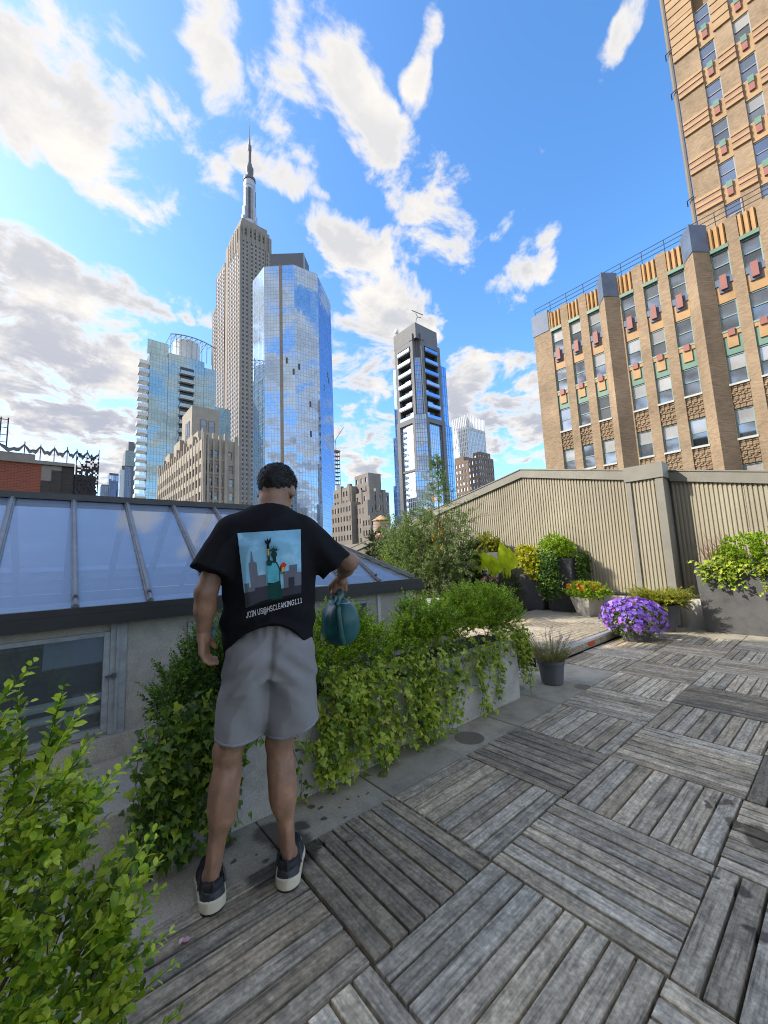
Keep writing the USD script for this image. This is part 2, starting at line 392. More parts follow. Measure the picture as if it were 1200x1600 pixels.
WET = zs([(1133, 1256, .05), (1108, 1258, .025), (1119, 1374, .022), (1158, 1392, .036), (1193, 1462, .045), (1150, 1290, .05), (1180, 1300, .07), (1196, 1318, .09),
          (545, 1312, .016), (470, 1330, .11), (430, 1352, .16), (500, 1325, .03), (520, 1332, .014), (1196, 1425, .03)])
for ax_, col in (('x', (.425, .377, .285)), ('y', (.388, .343, .258))):
    for tone, k in (('pale', 1.14), ('plain', .98), ('dark', .66)):
        wood_mat(f'weathered_wood_{ax_}_{tone}', ax_, np.array(col) * k, WET)
    M['weathered_wood_' + ax_] = M[f'weathered_wood_{ax_}_plain']
TONES = {(-1, -1): 'dark', (0, -1): 'plain', (-2, -1): 'dark', (1, -1): 'dark', (-1, 0): 'plain', (0, 0): 'pale', (1, 0): 'plain', (2, 0): 'pale', (3, 0): 'plain', (2, -1): 'plain', (3, -1): 'pale'}
PW = zs([(420, 1300, .09), (470, 1290, .05), (505, 1278, .022), (530, 1262, .012), (545, 1248, .012), (560, 1244, .01), (400, 1335, .012), (365, 1345, .014), (415, 1345, .02), (445, 1310, .1),
         (500, 1262, .018), (520, 1240, .012), (486, 1260, .025), (540, 1275, .012), (470, 1312, .06), (575, 1240, .01), (350, 1320, .05), (560, 1230, .008)])


def concrete(name, color, wet=(), rings=(), rough=.85, bump=.0025):
    c = np.asarray(color, float)
    nodes = {'g': ('geometry', {}), 'n': ('noise_texture', {'scale': 5.0, 'detail': 8.0, 'roughness': .65}), 'f': ('noise_texture', {'scale': 140.0, 'detail': 3.0}),
             'r': ('rgb_ramp', {'ramp': [(.28, tuple(c * .66)), (.52, tuple(c)), (.75, tuple(c * 1.18))]}), 'fm': ('map_range', {'from_min': .3, 'from_max': .7, 'to_min': .8, 'to_max': 1.15}),
             'cs': ('vector_math', {'math_type': 'scale'}), 'b': ('bump', {'strength': .5, 'distance': bump}), 'p': ('principled_bsdf', {'roughness': rough, 'specular_ior_level': .3}),
             'oi': ('object_info', {}), 'mo': ('map_range', {'to_min': .88, 'to_max': 1.1}), 'mm': ('math', {'math_type': 'multiply'}),
             'wn': ('noise_texture', {'scale': 22.0, 'detail': 3.0}), 'wv': ('vector_math', {'math_type': 'subtract', 'vector2': (.5, .5, .5)}),
             'wk': ('vector_math', {'math_type': 'scale', 'scale': .05}), 'wp': ('vector_math', {'math_type': 'add'})}
    links = [('g.position', 'n.vector'), ('g.position', 'f.vector'), ('n.fac', 'r.fac'), ('f.fac', 'fm.value'), ('r.color', 'cs.vector1'), ('fm.result', 'mm.value1'), ('oi.random', 'mo.value'), ('mo.result', 'mm.value2'),
             ('mm.value', 'cs.scale'), ('f.fac', 'b.height'), ('b.normal', 'p.normal'), ('g.position', 'wn.vector'), ('wn.color', 'wv.vector1'), ('wv.vector', 'wk.vector1'), ('g.position', 'wp.vector1'), ('wk.vector', 'wp.vector2')]
    last = None
    for k, (x, y, rad) in enumerate(list(wet) + list(rings)):
        soft = k < len(wet)
        nodes |= {f'd{k}': ('vector_math', {'math_type': 'distance', 'vector2': (x, y, 0.0)}),
                  f'w{k}': ('map_range', {'range_type': 'smoothstep', 'from_min': rad, 'from_max': rad * (.6 if soft else .93), 'to_min': 0.0, 'to_max': 1.0 if soft else .85})}
        links += [(('wp.vector' if soft else 'g.position'), f'd{k}.vector1'), (f'd{k}.value', f'w{k}.value')]
        if last:
            nodes[f'x{k}'] = ('math', {'math_type': 'maximum'})
            links += [(last, f'x{k}.value1'), (f'w{k}.result', f'x{k}.value2')]
            last = f'x{k}.value'
        else:
            last = f'w{k}.result'
    if last:
        nodes |= {'wet': ('mix_color', {'b': tuple(c * .16)}), 'wf': ('math', {'math_type': 'multiply', 'value2': .85}), 'rr': ('map_range', {'to_min': rough, 'to_max': .3})}
        links += [(last, 'wf.value1'), ('wf.value', 'wet.fac'), ('cs.vector', 'wet.a'), ('wet.result', 'p.base_color'), (last, 'rr.value'), ('rr.result', 'p.roughness')]
    else:
        links.append(('cs.vector', 'p.base_color'))
    M[name] = usdkit.material(stage, f'{LOOKS}/{name}', nodes, links, surface='p.BSDF')


concrete('paver_stone', (.37, .33, .25), PW, zs([(733, 1152, .105), (912, 1074, .085), (806, 1075, .085)]))
concrete('roof_concrete', (.46, .42, .34))
concrete('painted_stucco', (.45, .415, .345), bump=.006)
concrete('pale_planter', (.36, .34, .295))
concrete('dark_planter', (.055, .06, .066), rough=.7)
concrete('worn_planter', (.10, .10, .098), rough=.7)
mat('slab_dark', (.012, .012, .012), .9, .3)
mat('dark_bronze', (.012, .0115, .011), .45, .3, 12)
mat('ridge_metal', (.045, .045, .045), .5, .3, 12)
mat('bar_metal', (.24, .25, .26), .5, .25, 14, metallic=.35)
mat('frame_grey', (.30, .315, .31), .55, .3, 20, bump=.001)
mat('pipe_pale', (.6, .64, .63), .5, .1)
mat('interior_dark', (.05, .055, .06), .8, .3)
mat('interior_blue', (.42, .48, .56), .8, .25, 2)
mat('inner_rafter', (.03, .04, .06), .7, .2)
mat('bolt_steel', (.12, .12, .12), .4, .2, metallic=.6)
mat('shed_metal', (.355, .318, .228), .55, .1, 3, var2=.16, scale2=.9, stretch=(1, 1, .12), objvar=.03, metallic=.0)
mat('shed_trim', (.235, .222, .18), .55, .12, 5, var2=.12)
mat('white_upstand', (.55, .53, .48), .8, .12, 6, bump=.002)
mat('edge_metal', (.55, .56, .57), .35, .15, 12, metallic=.5)
mat('red_sticker', (.45, .05, .03), .5, .1)
mat('soil', (.03, .022, .016), .95, .4, 30, bump=.01)
pane_mat('skylight_glass', (.78, .84, .92), .19, (.50, .57, .67), .18, .03)
pane_mat('wall_window_glass', (.84, .88, .86), .07, (.3, .33, .32), .05, .03)

# ------------------------------------------------------------------ ground far below, terrace slab
g = MB(); g.quad((-4000, -4000, -42), (4000, -4000, -42), (4000, 4000, -42), (-4000, 4000, -42))
mat('street', (.06, .06, .06), .9, .3, .05)
g.build('street', M['street'], label='dark city street level far below the roof terrace', kind='structure')
mat('terrace_wall', (.3, .24, .2), .85, .2)
g = MB(); g.box(-9.0, 7.95, -9.0, 6.4, -42, -.045)
g.build('terrace_slab', M['slab_dark'], label='dark roof slab under the deck tiles and pavers', kind='structure')

# deck of square tiles, eight slats each, laid in alternating directions
X0, Y0 = 2.336 * S, 1.8215 * S
deck = thing('deck', (0, 0, 0), 'weathered grey wooden deck of square slatted tiles laid in alternating directions', kind='structure')
rng = np.random.default_rng(11)
cells = [(i, j) for j in (0, 1, 2, 3) for i in range(-3, 9)] + [(i, -1) for i in range(-2, 9)] + [(i, -2) for i in range(5, 9)]
cells = [c for c in cells if not (c[1] == 3 and c[0] > 2)] + [(i, j) for j in (3, 4) for i in range(-3, 3) if (i, j) not in cells]


def seen(i, j):
    for a in (0, .5, 1):
        for b in (0, .5, 1):
            q = np.array([X0 + (i + a) * S, Y0 - (j + b) * S, 0]) - np.array([0, 0, EYE])
            z = q @ FW
            if z > .2 and abs(q @ RT / z * FPX) < 640 and abs(q @ UP / z * FPX) < 840:
                return True
    return False


cells = sorted({c for c in cells if seen(*c)}, key=lambda c: math.hypot(X0 + c[0] * S, Y0 - c[1] * S))
slat_count, far_slats = 0, {'x': MB(), 'y': MB()}


def slats(i, j, ztop, put):
    """eight chamfered boards of one tile; put(vertices, faces, direction) receives each"""
    cx, cy = X0 + (i + .5) * S + rng.normal(0, .0022), Y0 - (j + .5) * S + rng.normal(0, .0022)
    rot = rng.normal(0, .0035); lift = rng.normal(0, .0012); tx, ty = rng.normal(0, .0016, 2)
    along = 'y' if (i + j) % 2 == 0 else 'x'
    n, w = 8, (S - .006) / 8
    for k in range(n):
        a = -.302 + k * w + .0054; b = a + w - .0108
        e0, e1 = -.302 + rng.normal(0, .0012), .302 + rng.normal(0, .0012)
        m = MB(); m.cham(e0, e1, a, b, -.036, rng.normal(0, .0007), .0018)
        v, f = m.mesh()
        if along == 'y':
            v = np.c_[-v[:, 1], v[:, 0], v[:, 2]]
        c, s = math.cos(rot), math.sin(rot)
        v = np.c_[cx + c * v[:, 0] - s * v[:, 1], cy + s * v[:, 0] + c * v[:, 1], v[:, 2] + ztop + lift + tx * v[:, 0] + ty * v[:, 1]]
        put(v, f, along)
    return cx, cy, along


for i, j in cells:
    if slat_count + 8 <= 300:
        t = thing('deck_tile', (X0 + (i + .5) * S, Y0 - (j + .5) * S, 0), parent=deck)
        tone = TONES.get((i, j)) or str(rng.choice(['pale', 'plain', 'dark'], p=[.4, .4, .2]))
        def put(v, f, along):
            MB().add(v, f).build('slat', M[f'weathered_wood_{along}_{tone}'], t)
        slats(i, j, .004, put); slat_count += 8
    else:
        slats(i, j, .004, lambda v, f, along: far_slats[along].add(v, f))
for a in 'xy':
    if far_slats[a].n:
        far_slats[a].build('far_slats', M['weathered_wood_' + a], deck, kind='stuff')

# pale concrete pavers along the planters and at the far end
pav = thing('pavers', (0, 0, 0), 'pale concrete pavers edging the wooden deck along the planters', kind='structure')
for i, j in [(i, -2) for i in range(-4, 5)] + [(-3, -1), (-4, -1), (3, -3), (4, -3), (2, -3)] + [(9, j) for j in range(-3, 4)] + [(i, -3) for i in range(-5, 2)]:
    x, y = X0 + i * S, Y0 - j * S
    if j == -3 and i < 2:
        continue
    y1 = min(y, 2.2) if (i < -2 and j == -2) else y
    MB().cham(x + .003, x + S - .003, y - S + .003, y1 - .003, -.04, rng.normal(0, .0012), .003).build('paver', M['paver_stone'], pav)

# raised platform at the far left of the deck
plat = thing('platform', (4.1, 2.36, 0), 'low raised wooden platform with metal edging behind the lavender pot', kind='structure')
MB().box(4.12, 7.68, 2.40, 4.75, -.03, .088).build('platform_base', M['slab_dark'], plat)
MB().box(4.1, 6.62, 2.372, 2.398, 0, .104).build('fascia_board', M['weathered_wood_x'], plat)
MB().box(4.1, 6.62, 2.364, 2.371, .080, .1085).box(4.1, 6.62, 2.3712, 2.43, .1052, .1087).build('edge_trim', M['edge_metal'], plat)
st = MB(); cx = float(on_y(923, 993, 2.37)[0]); st.lathe([(.0, 0), (.07, 0), (.07, .004), (0, .004)], n=16)
v, f = st.mesh(); v = np.c_[cx + v[:, 0] * 1.5, 2.371 - v[:, 2], .046 + v[:, 1] * .45]
MB().add(v, f[:, ::-1]).build('sticker', M['red_sticker'], plat, label='red oval sticker on the platform edge')
for i in range(4, 9):
    for j in (-3, -4, -5, -6):
        x, y = X0 + i * S + .1, Y0 - j * S + .1
        if y - S < 2.42 or x < 4.12 or x + S > 7.7:
            continue
        m = {'x': MB(), 'y': MB()}
        def put(v, f, along):
            m[along].add(v + np.array([.1, .1, 0]), f)
        slats(i, j, .115, put)
        for a in 'xy':
            if m[a].n:
                m[a].build('platform_slats', M['weathered_wood_' + a], plat, kind='stuff')
MB().cham(6.66, 7.68, 2.38, 4.3, .0881, .116, .004).build('platform_paver', M['paver_stone'], plat)

# ------------------------------------------------------------------ glazed skylight house on the left
GY, GZ, RY, RZ, GX1, HX = 2.85, 1.045, 4.10, 1.84, 2.76, 1.59
GX0 = -4.2
sk = thing('skylight_house', (0, GY, 0), 'low glazed skylight house with sloping glass bays and black gutter behind the man', 'skylight')
curb = thing('concrete_curb', (-2, 2.5, 0), 'pale concrete step running along the foot of the skylight wall', kind='structure')
MB().cham(-5, .43, 2.21, 2.838, -.04, .19, .012).cham(.43, 3.1, 2.46, 2.838, -.04, .19, .012).build('step', M['roof_concrete'], curb)
MB().cham(-5, 2.80, 2.84, 2.885, .185, .305, .008).build('ledge', M['roof_concrete'], sk)


def rafter_end(x):
    t = 1.0 if x <= HX else (GX1 - x) / (GX1 - HX)
    return GY + (RY - GY) * t, GZ + (RZ - GZ) * t


# wall with window openings: bays between posts
posts = [-4.2, -2.9, -1.25, .287, .66, 1.45, 2.25, 2.70]
wins = [(-2.85, -1.30), (-1.20, .28), (.70, 1.38), (1.52, 2.2)]
m = MB()
xs = -4.2
for a, b in wins:
    m.box(xs, a - .001, 2.886, 2.95, .305, .935); m.box(a, b, 2.886, 2.95, .305, .325); m.box(a, b, 2.886, 2.95, .885, .935)
    xs = b + .001
m.box(xs, 2.745, 2.886, 2.95, .305, .935); m.box(2.68, 2.745, 2.951, 5.25, .0, .935); m.box(-4.2, 2.679, 5.2, 5.26, 0, .935)
m.build('wall', M['painted_stucco'], sk)
MB().box(2.66, 2.752, 2.878, 2.885, .305, .93).build('corner_board', M['white_upstand'], sk)
MB().box(2.3, 2.335, 2.874, 2.885, .306, .93).build('corner_board', M['white_upstand'], sk)
for a, b in wins:
    w = holder('window', sk)
    fm = MB(); fm.box(a, a + .03, 2.872, 2.93, .326, .884).box(b - .03, b, 2.872, 2.93, .326, .884).box(a + .031, b - .031, 2.874, 2.93, .326, .35).box(a + .031, b - .031, 2.874, 2.93, .86, .884)
    if b < .5:
        fm.box(b + .001, b + .082, 2.868, 2.8855, .306, .93).box(b + .03, b + .045, 2.86, 2.8675, .32, .92)
    fm.build('frame', M['frame_grey'], w)
    MB().box(a + .031, b - .031, 2.90, 2.905, .351, .859).build('pane', M['wall_window_glass'], w)
    if b < .5:
        MB().box(b + .012, b + .034, 2.85, 2.867, .62, .645).box(b - .02, b + .012, 2.856, 2.866, .628, .637).build('latch', M['bolt_steel'], w)
MB().tube([(-3, 2.985, .50), (.27, 2.985, .50)], .022, 10).tube([(-3, 2.99, .43), (.27, 2.99, .43)], .02, 10).build('heating_pipe', M['pipe_pale'], sk)
MB().box(-1.1, -.02, 3.15, 3.32, .66, .80).build('inner_beam', M['interior_dark'], sk)
MB().box(-4.1, 2.66, 3.0, 5.15, -.03, .0).box(-4.1, 2.66, 5.1, 5.15, .001, .93).build('inner_floor', M['interior_blue'], sk)
MB().box(-4.1, .29, 3.40, 3.44, .001, .62).build('inner_partition', M['interior_dark'], sk)
# gutter fascia: two steps of black metal
MB().box(-4.3, 2.84, 2.795, 2.868, .935, 1.002).box(-4.3, 2.83, 2.815, 2.90, 1.0021, 1.04).box(2.77, 2.84, 2.869, 5.36, .935, 1.002).box(2.76, 2.83, 2.901, 5.36, 1.0021, 1.04).box(-4.3, 2.769, 5.25, 5.36, .935, 1.03).build('gutter', M['dark_bronze'], sk)
xs = [.108 + .367 * k for k in range(-11, 7)]
edges = xs + [GX1]
sl = unit([0, RY - GY, RZ - GZ]); nrm = np.array([0, -sl[2], sl[1]])
for a, b in zip(xs, edges[1:]):
    for side in (0, 1):
        (ya, za), (yb, zb) = rafter_end(a), rafter_end(b)
        poly = [(a + .012, GY, GZ), (b - .012, GY, GZ), (b - .012, yb, zb), (a + .012, ya, za)]
        if a < HX < b:
            poly = [poly[0], poly[1], poly[2], (HX, RY, RZ), poly[3]]
        v = np.array(poly) - np.array([0, 0, .012])
        if side:
            v[:, 1] = 2 * RY - v[:, 1]
        fs = [(0, k, k + 1) for k in range(1, len(v) - 1)]
        MB().add(v, [x[::-1] for x in fs] if side else fs).build('glass_pane', M['skylight_glass'], sk)
MB().add([(GX1, GY, GZ - .012), (GX1, 2 * RY - GY, GZ - .012), (HX, RY, RZ - .012)], [(0, 1, 2)]).build('glass_pane', M['skylight_glass'], sk)
for x in xs:
    ye, ze = rafter_end(x)
    b_ = MB()
    p0, p1 = np.array([x, GY - .005, GZ + .004]), np.array([x, ye - .02, ze - .012])
    up = nrm
    b_.beam(p0, p1, .036, .014, up).beam(p0 + nrm * .011, p1 + nrm * .011, .016, .012, up)
    bar = b_.build('glazing_bar', M['bar_metal'], sk)
    q = p0 + sl * .07 + nrm * .012
    MB().add(*MB().lathe([(0, .012), (.008, .012), (.009, .004), (.014, .003), (.014, 0), (0, 0)], n=10).mesh()).v
    bm = MB(); v, f = MB().lathe([(.016, 0), (.016, .004), (.009, .005), (.009, .016), (0, .017)], n=10).mesh()
    ex = np.array([1, 0, 0]); v = q + v[:, :1] * ex + v[:, 1:2] * sl + v[:, 2:3] * nrm
    bm.add(v, f).build('bolt', M['bolt_steel'], bar)
    # the far slope's rafter, inside
    MB().beam((x, 2 * RY - GY, GZ - .02), (x, 2 * RY - ye + .02, ze - .03), .045, .05).build('inner_rafter', M['inner_rafter'], sk)
for ys in (GY, 2 * RY - GY):
    MB().beam((GX1, ys, GZ + .012), (HX, RY, RZ + .01), .05, .03).build('hip_bar', M['bar_metal'], sk)
for k in (.34, .67):
    y = GY + (2 * RY - 2 * GY) * k
    hy = GX1 - (GX1 - HX) * (1 - abs(y - RY) / (RY - GY)); hz = GZ + (RZ - GZ) * (1 - abs(y - RY) / (RY - GY))
    MB().beam((GX1, y, GZ + .006), (hy, y, hz), .036, .016).build('glazing_bar', M['bar_metal'], sk)
MB().beam((-4.3, RY, RZ + .006), (HX + .03, RY, RZ + .006), .10, .05).build('ridge_cap', M['ridge_metal'], sk)

# ------------------------------------------------------------------ corrugated shed beyond the deck
WX, PKY, PKZ, SLP = 7.95, 4.6, 3.10, .212
wz = lambda y: PKZ - SLP * abs(y - PKY)
YL, YR = 15.0, -4.0
shed = thing('metal_shed', (WX, PKY, 0), 'long tan corrugated metal shed with low gable behind the planters', 'shed')
body = [(YR, .0), (YL, .0), (YL, wz(YL)), (PKY, PKZ), (YR, wz(YR))]
m = MB(); n = len(body)
v = [(WX + .03, y, z - .02) for y, z in body] + [(WX + 14, y, z - .02) for y, z in body]
m.add(v, [(i, (i + 1) % n, n + (i + 1) % n) for i in range(n)] + [(i, n + (i + 1) % n, n + i) for i in range(n)] + [(0, 2, 1), (0, 3, 2), (0, 4, 3), (n, n + 1, n + 2), (n, n + 2, n + 3), (n, n + 3, n + 4)])
m.build('shed_body', M['shed_trim'], shed)
PIL0, PIL1, PILX = 1.92, 2.44, 7.62


def corrugated(y0, y1, x, zb, top, name='corrugated_panel'):
    pit = .056
    prof = []
    k = 0
    y = y0
    while y < y1:
        for dy, dx in ((0, 0), (.018, 0), (.026, -.017), (.048, -.017)):
            if y + dy < y1:
                prof.append((y + dy, x + dx))
        y += pit
    prof.append((y1, x))
    p = np.array(prof)
    v = np.vstack([np.c_[p[:, 1], p[:, 0], np.full(len(p), zb)], np.c_[p[:, 1], p[:, 0], [top(q) for q in p[:, 0]]]])
    n = len(p)
    MB().add(v, [(i + 1, i, n + i, n + i + 1) for i in range(n - 1)]).build(name, M['shed_metal'], shed)


y = PIL1 + .02
while y < YL:
    corrugated(y, min(y + .896, YL), WX, .46, lambda q: wz(q) - .10); y += .9
y = PIL0 - .03
while y > YR:
    corrugated(max(y - .896, YR), y, WX, .46, lambda q: wz(q) - .10); y -= .9
corrugated(PIL0 + .10, PIL1 - .06, PILX, .46, lambda q: wz(q) - .12)
MB().box(PILX + .012, WX + .03, PIL0, PIL1, .02, wz(PIL0) - .08).build('pilaster_core', M['shed_trim'], shed)
MB().box(PILX - .03, PILX + .0119, PIL0 - .012, PIL0 + .10, .46, wz(PIL0) - .11).box(PILX - .03, PILX + .0119, PIL1 - .06, PIL1 + .012, .46, wz(PIL1) - .15).build('pilaster_trim', M['shed_trim'], shed)
MB().box(PILX - .05, WX - .045, PIL0 - .03, PIL1 + .03, wz(PIL0) - .13, wz(PIL1) + .012).build('pilaster_cap', M['shed_trim'], shed)
for a, b in ((YL, PKY), (PKY, PIL1 + .031), (PIL0 - .031, YR)):
    t = MB(); za, zb = wz(a), wz(b); x0, x1 = WX - .06, WX + .0295
    if a == YL or a == PKY:
        pass
    v = [(x, y, z) for x in (x0, x1) for y, z in ((a, za - .17), (b, zb - .17), (b, zb + .0), (a, za + .0))]
    t.add(v, [(0, 1, 2, 3)[::-1], (4, 5, 6, 7), (0, 4, 7, 3), (1, 2, 6, 5), (3, 7, 6, 2), (0, 1, 5, 4)])
    v = [(x, y, z) for x in (x0 - .015, x1 + .3) for y, z in ((a, za + .001), (b, zb + .001), (b, zb + .022), (a, za + .022))]
    t.add(v, [(0, 1, 2, 3)[::-1], (4, 5, 6, 7), (0, 4, 7, 3), (1, 2, 6, 5), (3, 7, 6, 2), (0, 1, 5, 4)])
    t.build('eave_trim', M['shed_trim'], shed)
up = thing('parapet_upstand', (7.8, 0, 0), 'low white upstand wall along the foot of the metal shed', kind='structure')
MB().cham(7.72, 7.905, -4, 4.3, -.04, .455, .01).build('upstand', M['white_upstand'], up)
MB().box(7.70, 7.93, -4, 4.3, .456, .478).build('flashing', M['dark_bronze'], up)
# ------------------------------------------------------------------ the city
def brick_mat(name, c1, c2, mortar, plane='x', rough=.85, course=.075, var=.2, scale2=.25):
    """brickwork too far off to pick bricks apart; plane: the axis the wall faces"""
    nodes = {'g': ('geometry', {}), 's': ('separate_xyz', {}), 'c': ('combine_xyz', {}),
             'b': ('brick_texture', {'scale': 1.0, 'brick_width': .22, 'row_height': course, 'mortar_size': .007, 'color1': c1, 'color2': c2, 'mortar': mortar, 'bias': 0.0}),
             'n': ('noise_texture', {'scale': scale2, 'detail': 7.0, 'roughness': .65}), 'm': ('map_range', {'from_min': .3, 'from_max': .7, 'to_min': 1 - var, 'to_max': 1 + var * .7}),
             'cs': ('vector_math', {'math_type': 'scale'}), 'p': ('principled_bsdf', {'roughness': rough, 'specular_ior_level': .25})}
    links = [('g.position', 's.vector'), ('s.y' if plane == 'x' else 's.x', 'c.x'), ('s.z', 'c.y'), ('c.vector', 'b.vector'), ('g.position', 'n.vector'), ('n.fac', 'm.value'),
             ('b.color', 'cs.vector1'), ('m.result', 'cs.scale'), ('cs.vector', 'p.base_color')]
    M[name] = usdkit.material(stage, f'{LOOKS}/{name}', nodes, links, surface='p.BSDF')


brick_mat('tan_brick', (.335, .238, .145), (.23, .16, .098), (.29, .235, .17), 'x', var=.3)
brick_mat('red_brick', (.30, .085, .05), (.24, .06, .035), (.28, .17, .13), 'y')
brick_mat('brown_brick', (.21, .155, .11), (.17, .12, .085), (.2, .16, .13), 'x')
mat('terracotta_pale', (.38, .245, .12), .65, .14, 1.2, var2=.15, scale2=.5)
mat('terracotta_rose', (.28, .155, .10), .65, .15, 1.2)
mat('terracotta', (.40, .235, .095), .6, .16, 1.2, var2=.15, scale2=.5)
mat('terracotta_red', (.27, .10, .08), .6, .15, 1.2)
mat('glazed_green', (.11, .21, .155), .5, .18, 1.5)
mat('copper_sheet', (.10, .135, .20), .6, .3, .8, metallic=.0)
mat('sill_stone', (.45, .44, .40), .7, .12)
mat('window_frame_green', (.20, .30, .27), .5, .12)
mat('rail_black', (.03, .035, .05), .5, .1)
mat('limestone', (.245, .215, .175), .85, .12, .3, var2=.1, scale2=.05)
mat('limestone_light', (.29, .25, .195), .85, .14, .5, var2=.12, scale2=.12)
mat('steel_spandrel', (.33, .29, .28), .5, .1, .5)
mat('mast_metal', (.40, .42, .45), .4, .15, .3, metallic=.5)
mat('mast_dark', (.11, .11, .12), .5, .15, .3)
mat('window_dark', (.025, .028, .032), .12, .3, .5, spec=.6)
mat('brown_stone', (.20, .175, .15), .85, .16, .25, var2=.15, scale2=.08)
mat('concrete_grey', (.145, .145, .150), .7, .12, .3, var2=.12, scale2=.06)
mat('penthouse_grey', (.09, .10, .12), .6, .1)
mat('mullion', (.34, .41, .48), .45, .1)
mat('mullion_light', (.30, .36, .38), .5, .1)
mat('mullion_blue', (.08, .14, .25), .45, .1)
mat('slab_white', (.60, .61, .60), .7, .08)
mat('tank_wood', (.33, .24, .16), .8, .25, 6, stretch=(1, 1, .1))
mat('tank_roof', (.50, .29, .13), .7, .15)
mat('netting', (.05, .048, .05), .9, .4, 6)
mat('netting_pale', (.20, .19, .20), .9, .3, 6)
mat('dark_cladding', (.055, .05, .045), .8, .4, 2.0, stretch=(1, 1, 6))
mat('parapet_stone', (.27, .25, .22), .8, .2, 2)
curtain_mat('glass_blue', (.66, .80, .96), (.05, .10, .17), .56, .02, .5)
curtain_mat('glass_deep', (.42, .62, .95), (.02, .06, .16), .60, .02, .4)
curtain_mat('glass_pale', (.66, .80, .82), (.12, .20, .21), .40, .04, .2)
curtain_mat('glass_grey', (.74, .82, .95), (.04, .05, .08), .62, .015, .5)
curtain_mat('glass_window', (.75, .80, .85), (.035, .04, .045), .22, .03, .8)
curtain_mat('glass_blind', (.75, .80, .85), (.30, .29, .27), .2, .05, .25)
curtain_mat('glass_white', (.85, .88, .92), (.30, .32, .35), .4, .05, .3)
wr = np.random.default_rng(5)


def glazing(parent, p0, p1, z0, z1, nx, nz, mat_, mull, mw=.12, tilt=.004, name='glazing', out=.06, every=1, split=None, hw=None):
    """a curtain wall over the plan line p0 -> p1 (outside on the right hand): panes that each sit a little differently, and the bars between them"""
    p0, p1 = np.asarray(p0, float), np.asarray(p1, float)
    L = np.linalg.norm(p1 - p0); t = (p1 - p0) / L; nn = np.array([t[1], -t[0]])
    m, b = MB(), MB()
    us, zs_ = np.linspace(0, L, nx + 1), np.linspace(z0, z1, nz + 1)
    for i in range(nx):
        for k in range(nz):
            rows = [(zs_[k], zs_[k + 1])] if not split else [(zs_[k], zs_[k] + (zs_[k + 1] - zs_[k]) * split), (zs_[k] + (zs_[k + 1] - zs_[k]) * split, zs_[k + 1])]
            for za, zb in rows:
                a, c = wr.normal(0, tilt, 2)
                w, h = (us[i + 1] - us[i]) / 2, (zb - za) / 2
                v = []
                for du, dz, u, z in ((-1, -1, us[i], za), (1, -1, us[i + 1], za), (1, 1, us[i + 1], zb), (-1, 1, us[i], zb)):
                    q = p0 + t * u + nn * (a * du * w + c * dz * h)
                    v.append((q[0], q[1], z))
                m.quad(*v)
    m.build(name, mat_, parent, kind='stuff')

    def bar(ua, ub, za, zb, d):
        q = [p0 + t * ua, p0 + t * ub]
        poly = [q[0] + nn * d, q[0] - nn * .1, q[1] - nn * .1, q[1] + nn * d]
        b.prism([tuple(x) for x in poly][::-1], za, zb)
    for i in range(0, nx + 1, every):
        bar(us[i] - mw / 2, us[i] + mw / 2, z0, z1, out)
    hw = hw or mw
    for k in range(nz + 1):
        bar(0, L, zs_[k] - hw / 2, zs_[k] + hw / 2, out * .8)
        if split and k < nz:
            zc = zs_[k] + (zs_[k + 1] - zs_[k]) * split
            bar(0, L, zc - hw / 3, zc + hw / 3, out * .6)
    b.build(name + '_bars', mull, parent, kind='stuff')


def rect(m, plane, c, a0, a1, z0, z1, d0, d1):
    """box on a wall: plane 'x' faces -X at X = c with a = Y; plane 'y' faces -Y at Y = c with a = X; d: depth behind the wall face"""
    return m.box(c + d0, c + d1, a0, a1, z0, z1) if plane == 'x' else m.box(a0, a1, c + d0, c + d1, z0, z1)


def sash(parent, plane, c, a0, a1, z0, z1, frame, depth=.25, fw=.07, glass='glass_window', blind=None):
    """one sash window: frame with meeting rail, two panes, each a little out of plane"""
    w = holder('window', parent)
    m = MB(); e = .001
    zc = (z0 + z1) / 2
    rect(m, plane, c, a0 + e, a0 + fw, z0 + e, z1 - e, depth - .08, depth + .05); rect(m, plane, c, a1 - fw, a1 - e, z0 + e, z1 - e, depth - .08, depth + .05)
    rect(m, plane, c, a0 + fw, a1 - fw, z0 + e, z0 + fw, depth - .07, depth + .05); rect(m, plane, c, a0 + fw, a1 - fw, z1 - fw, z1 - e, depth - .07, depth + .05)
    rect(m, plane, c, a0 + fw, a1 - fw, zc - .03, zc + .03, depth - .06, depth + .05)
    m.build('frame', frame, w)
    for za, zb, dd in ((z0 + fw, zc - .03, .0), (zc + .03, z1 - fw, -.02)):
        s, r = wr.normal(0, .012, 2)
        d = depth + dd
        pts = []
        for a, z, da, dz in ((a0 + fw, za, -1, -1), (a1 - fw, za, 1, -1), (a1 - fw, zb, 1, 1), (a0 + fw, zb, -1, 1)):
            q = c + d + (s * da + r * dz) * .3
            pts.append((q, a, z) if plane == 'x' else (a, q, z))
        if plane == 'x':
            pts = pts[::-1]
        MB().quad(*pts).build('pane', M['glass_blind' if dd < 0 and glass == 'glass_window' and wr.random() < .42 else glass], w)
    return w


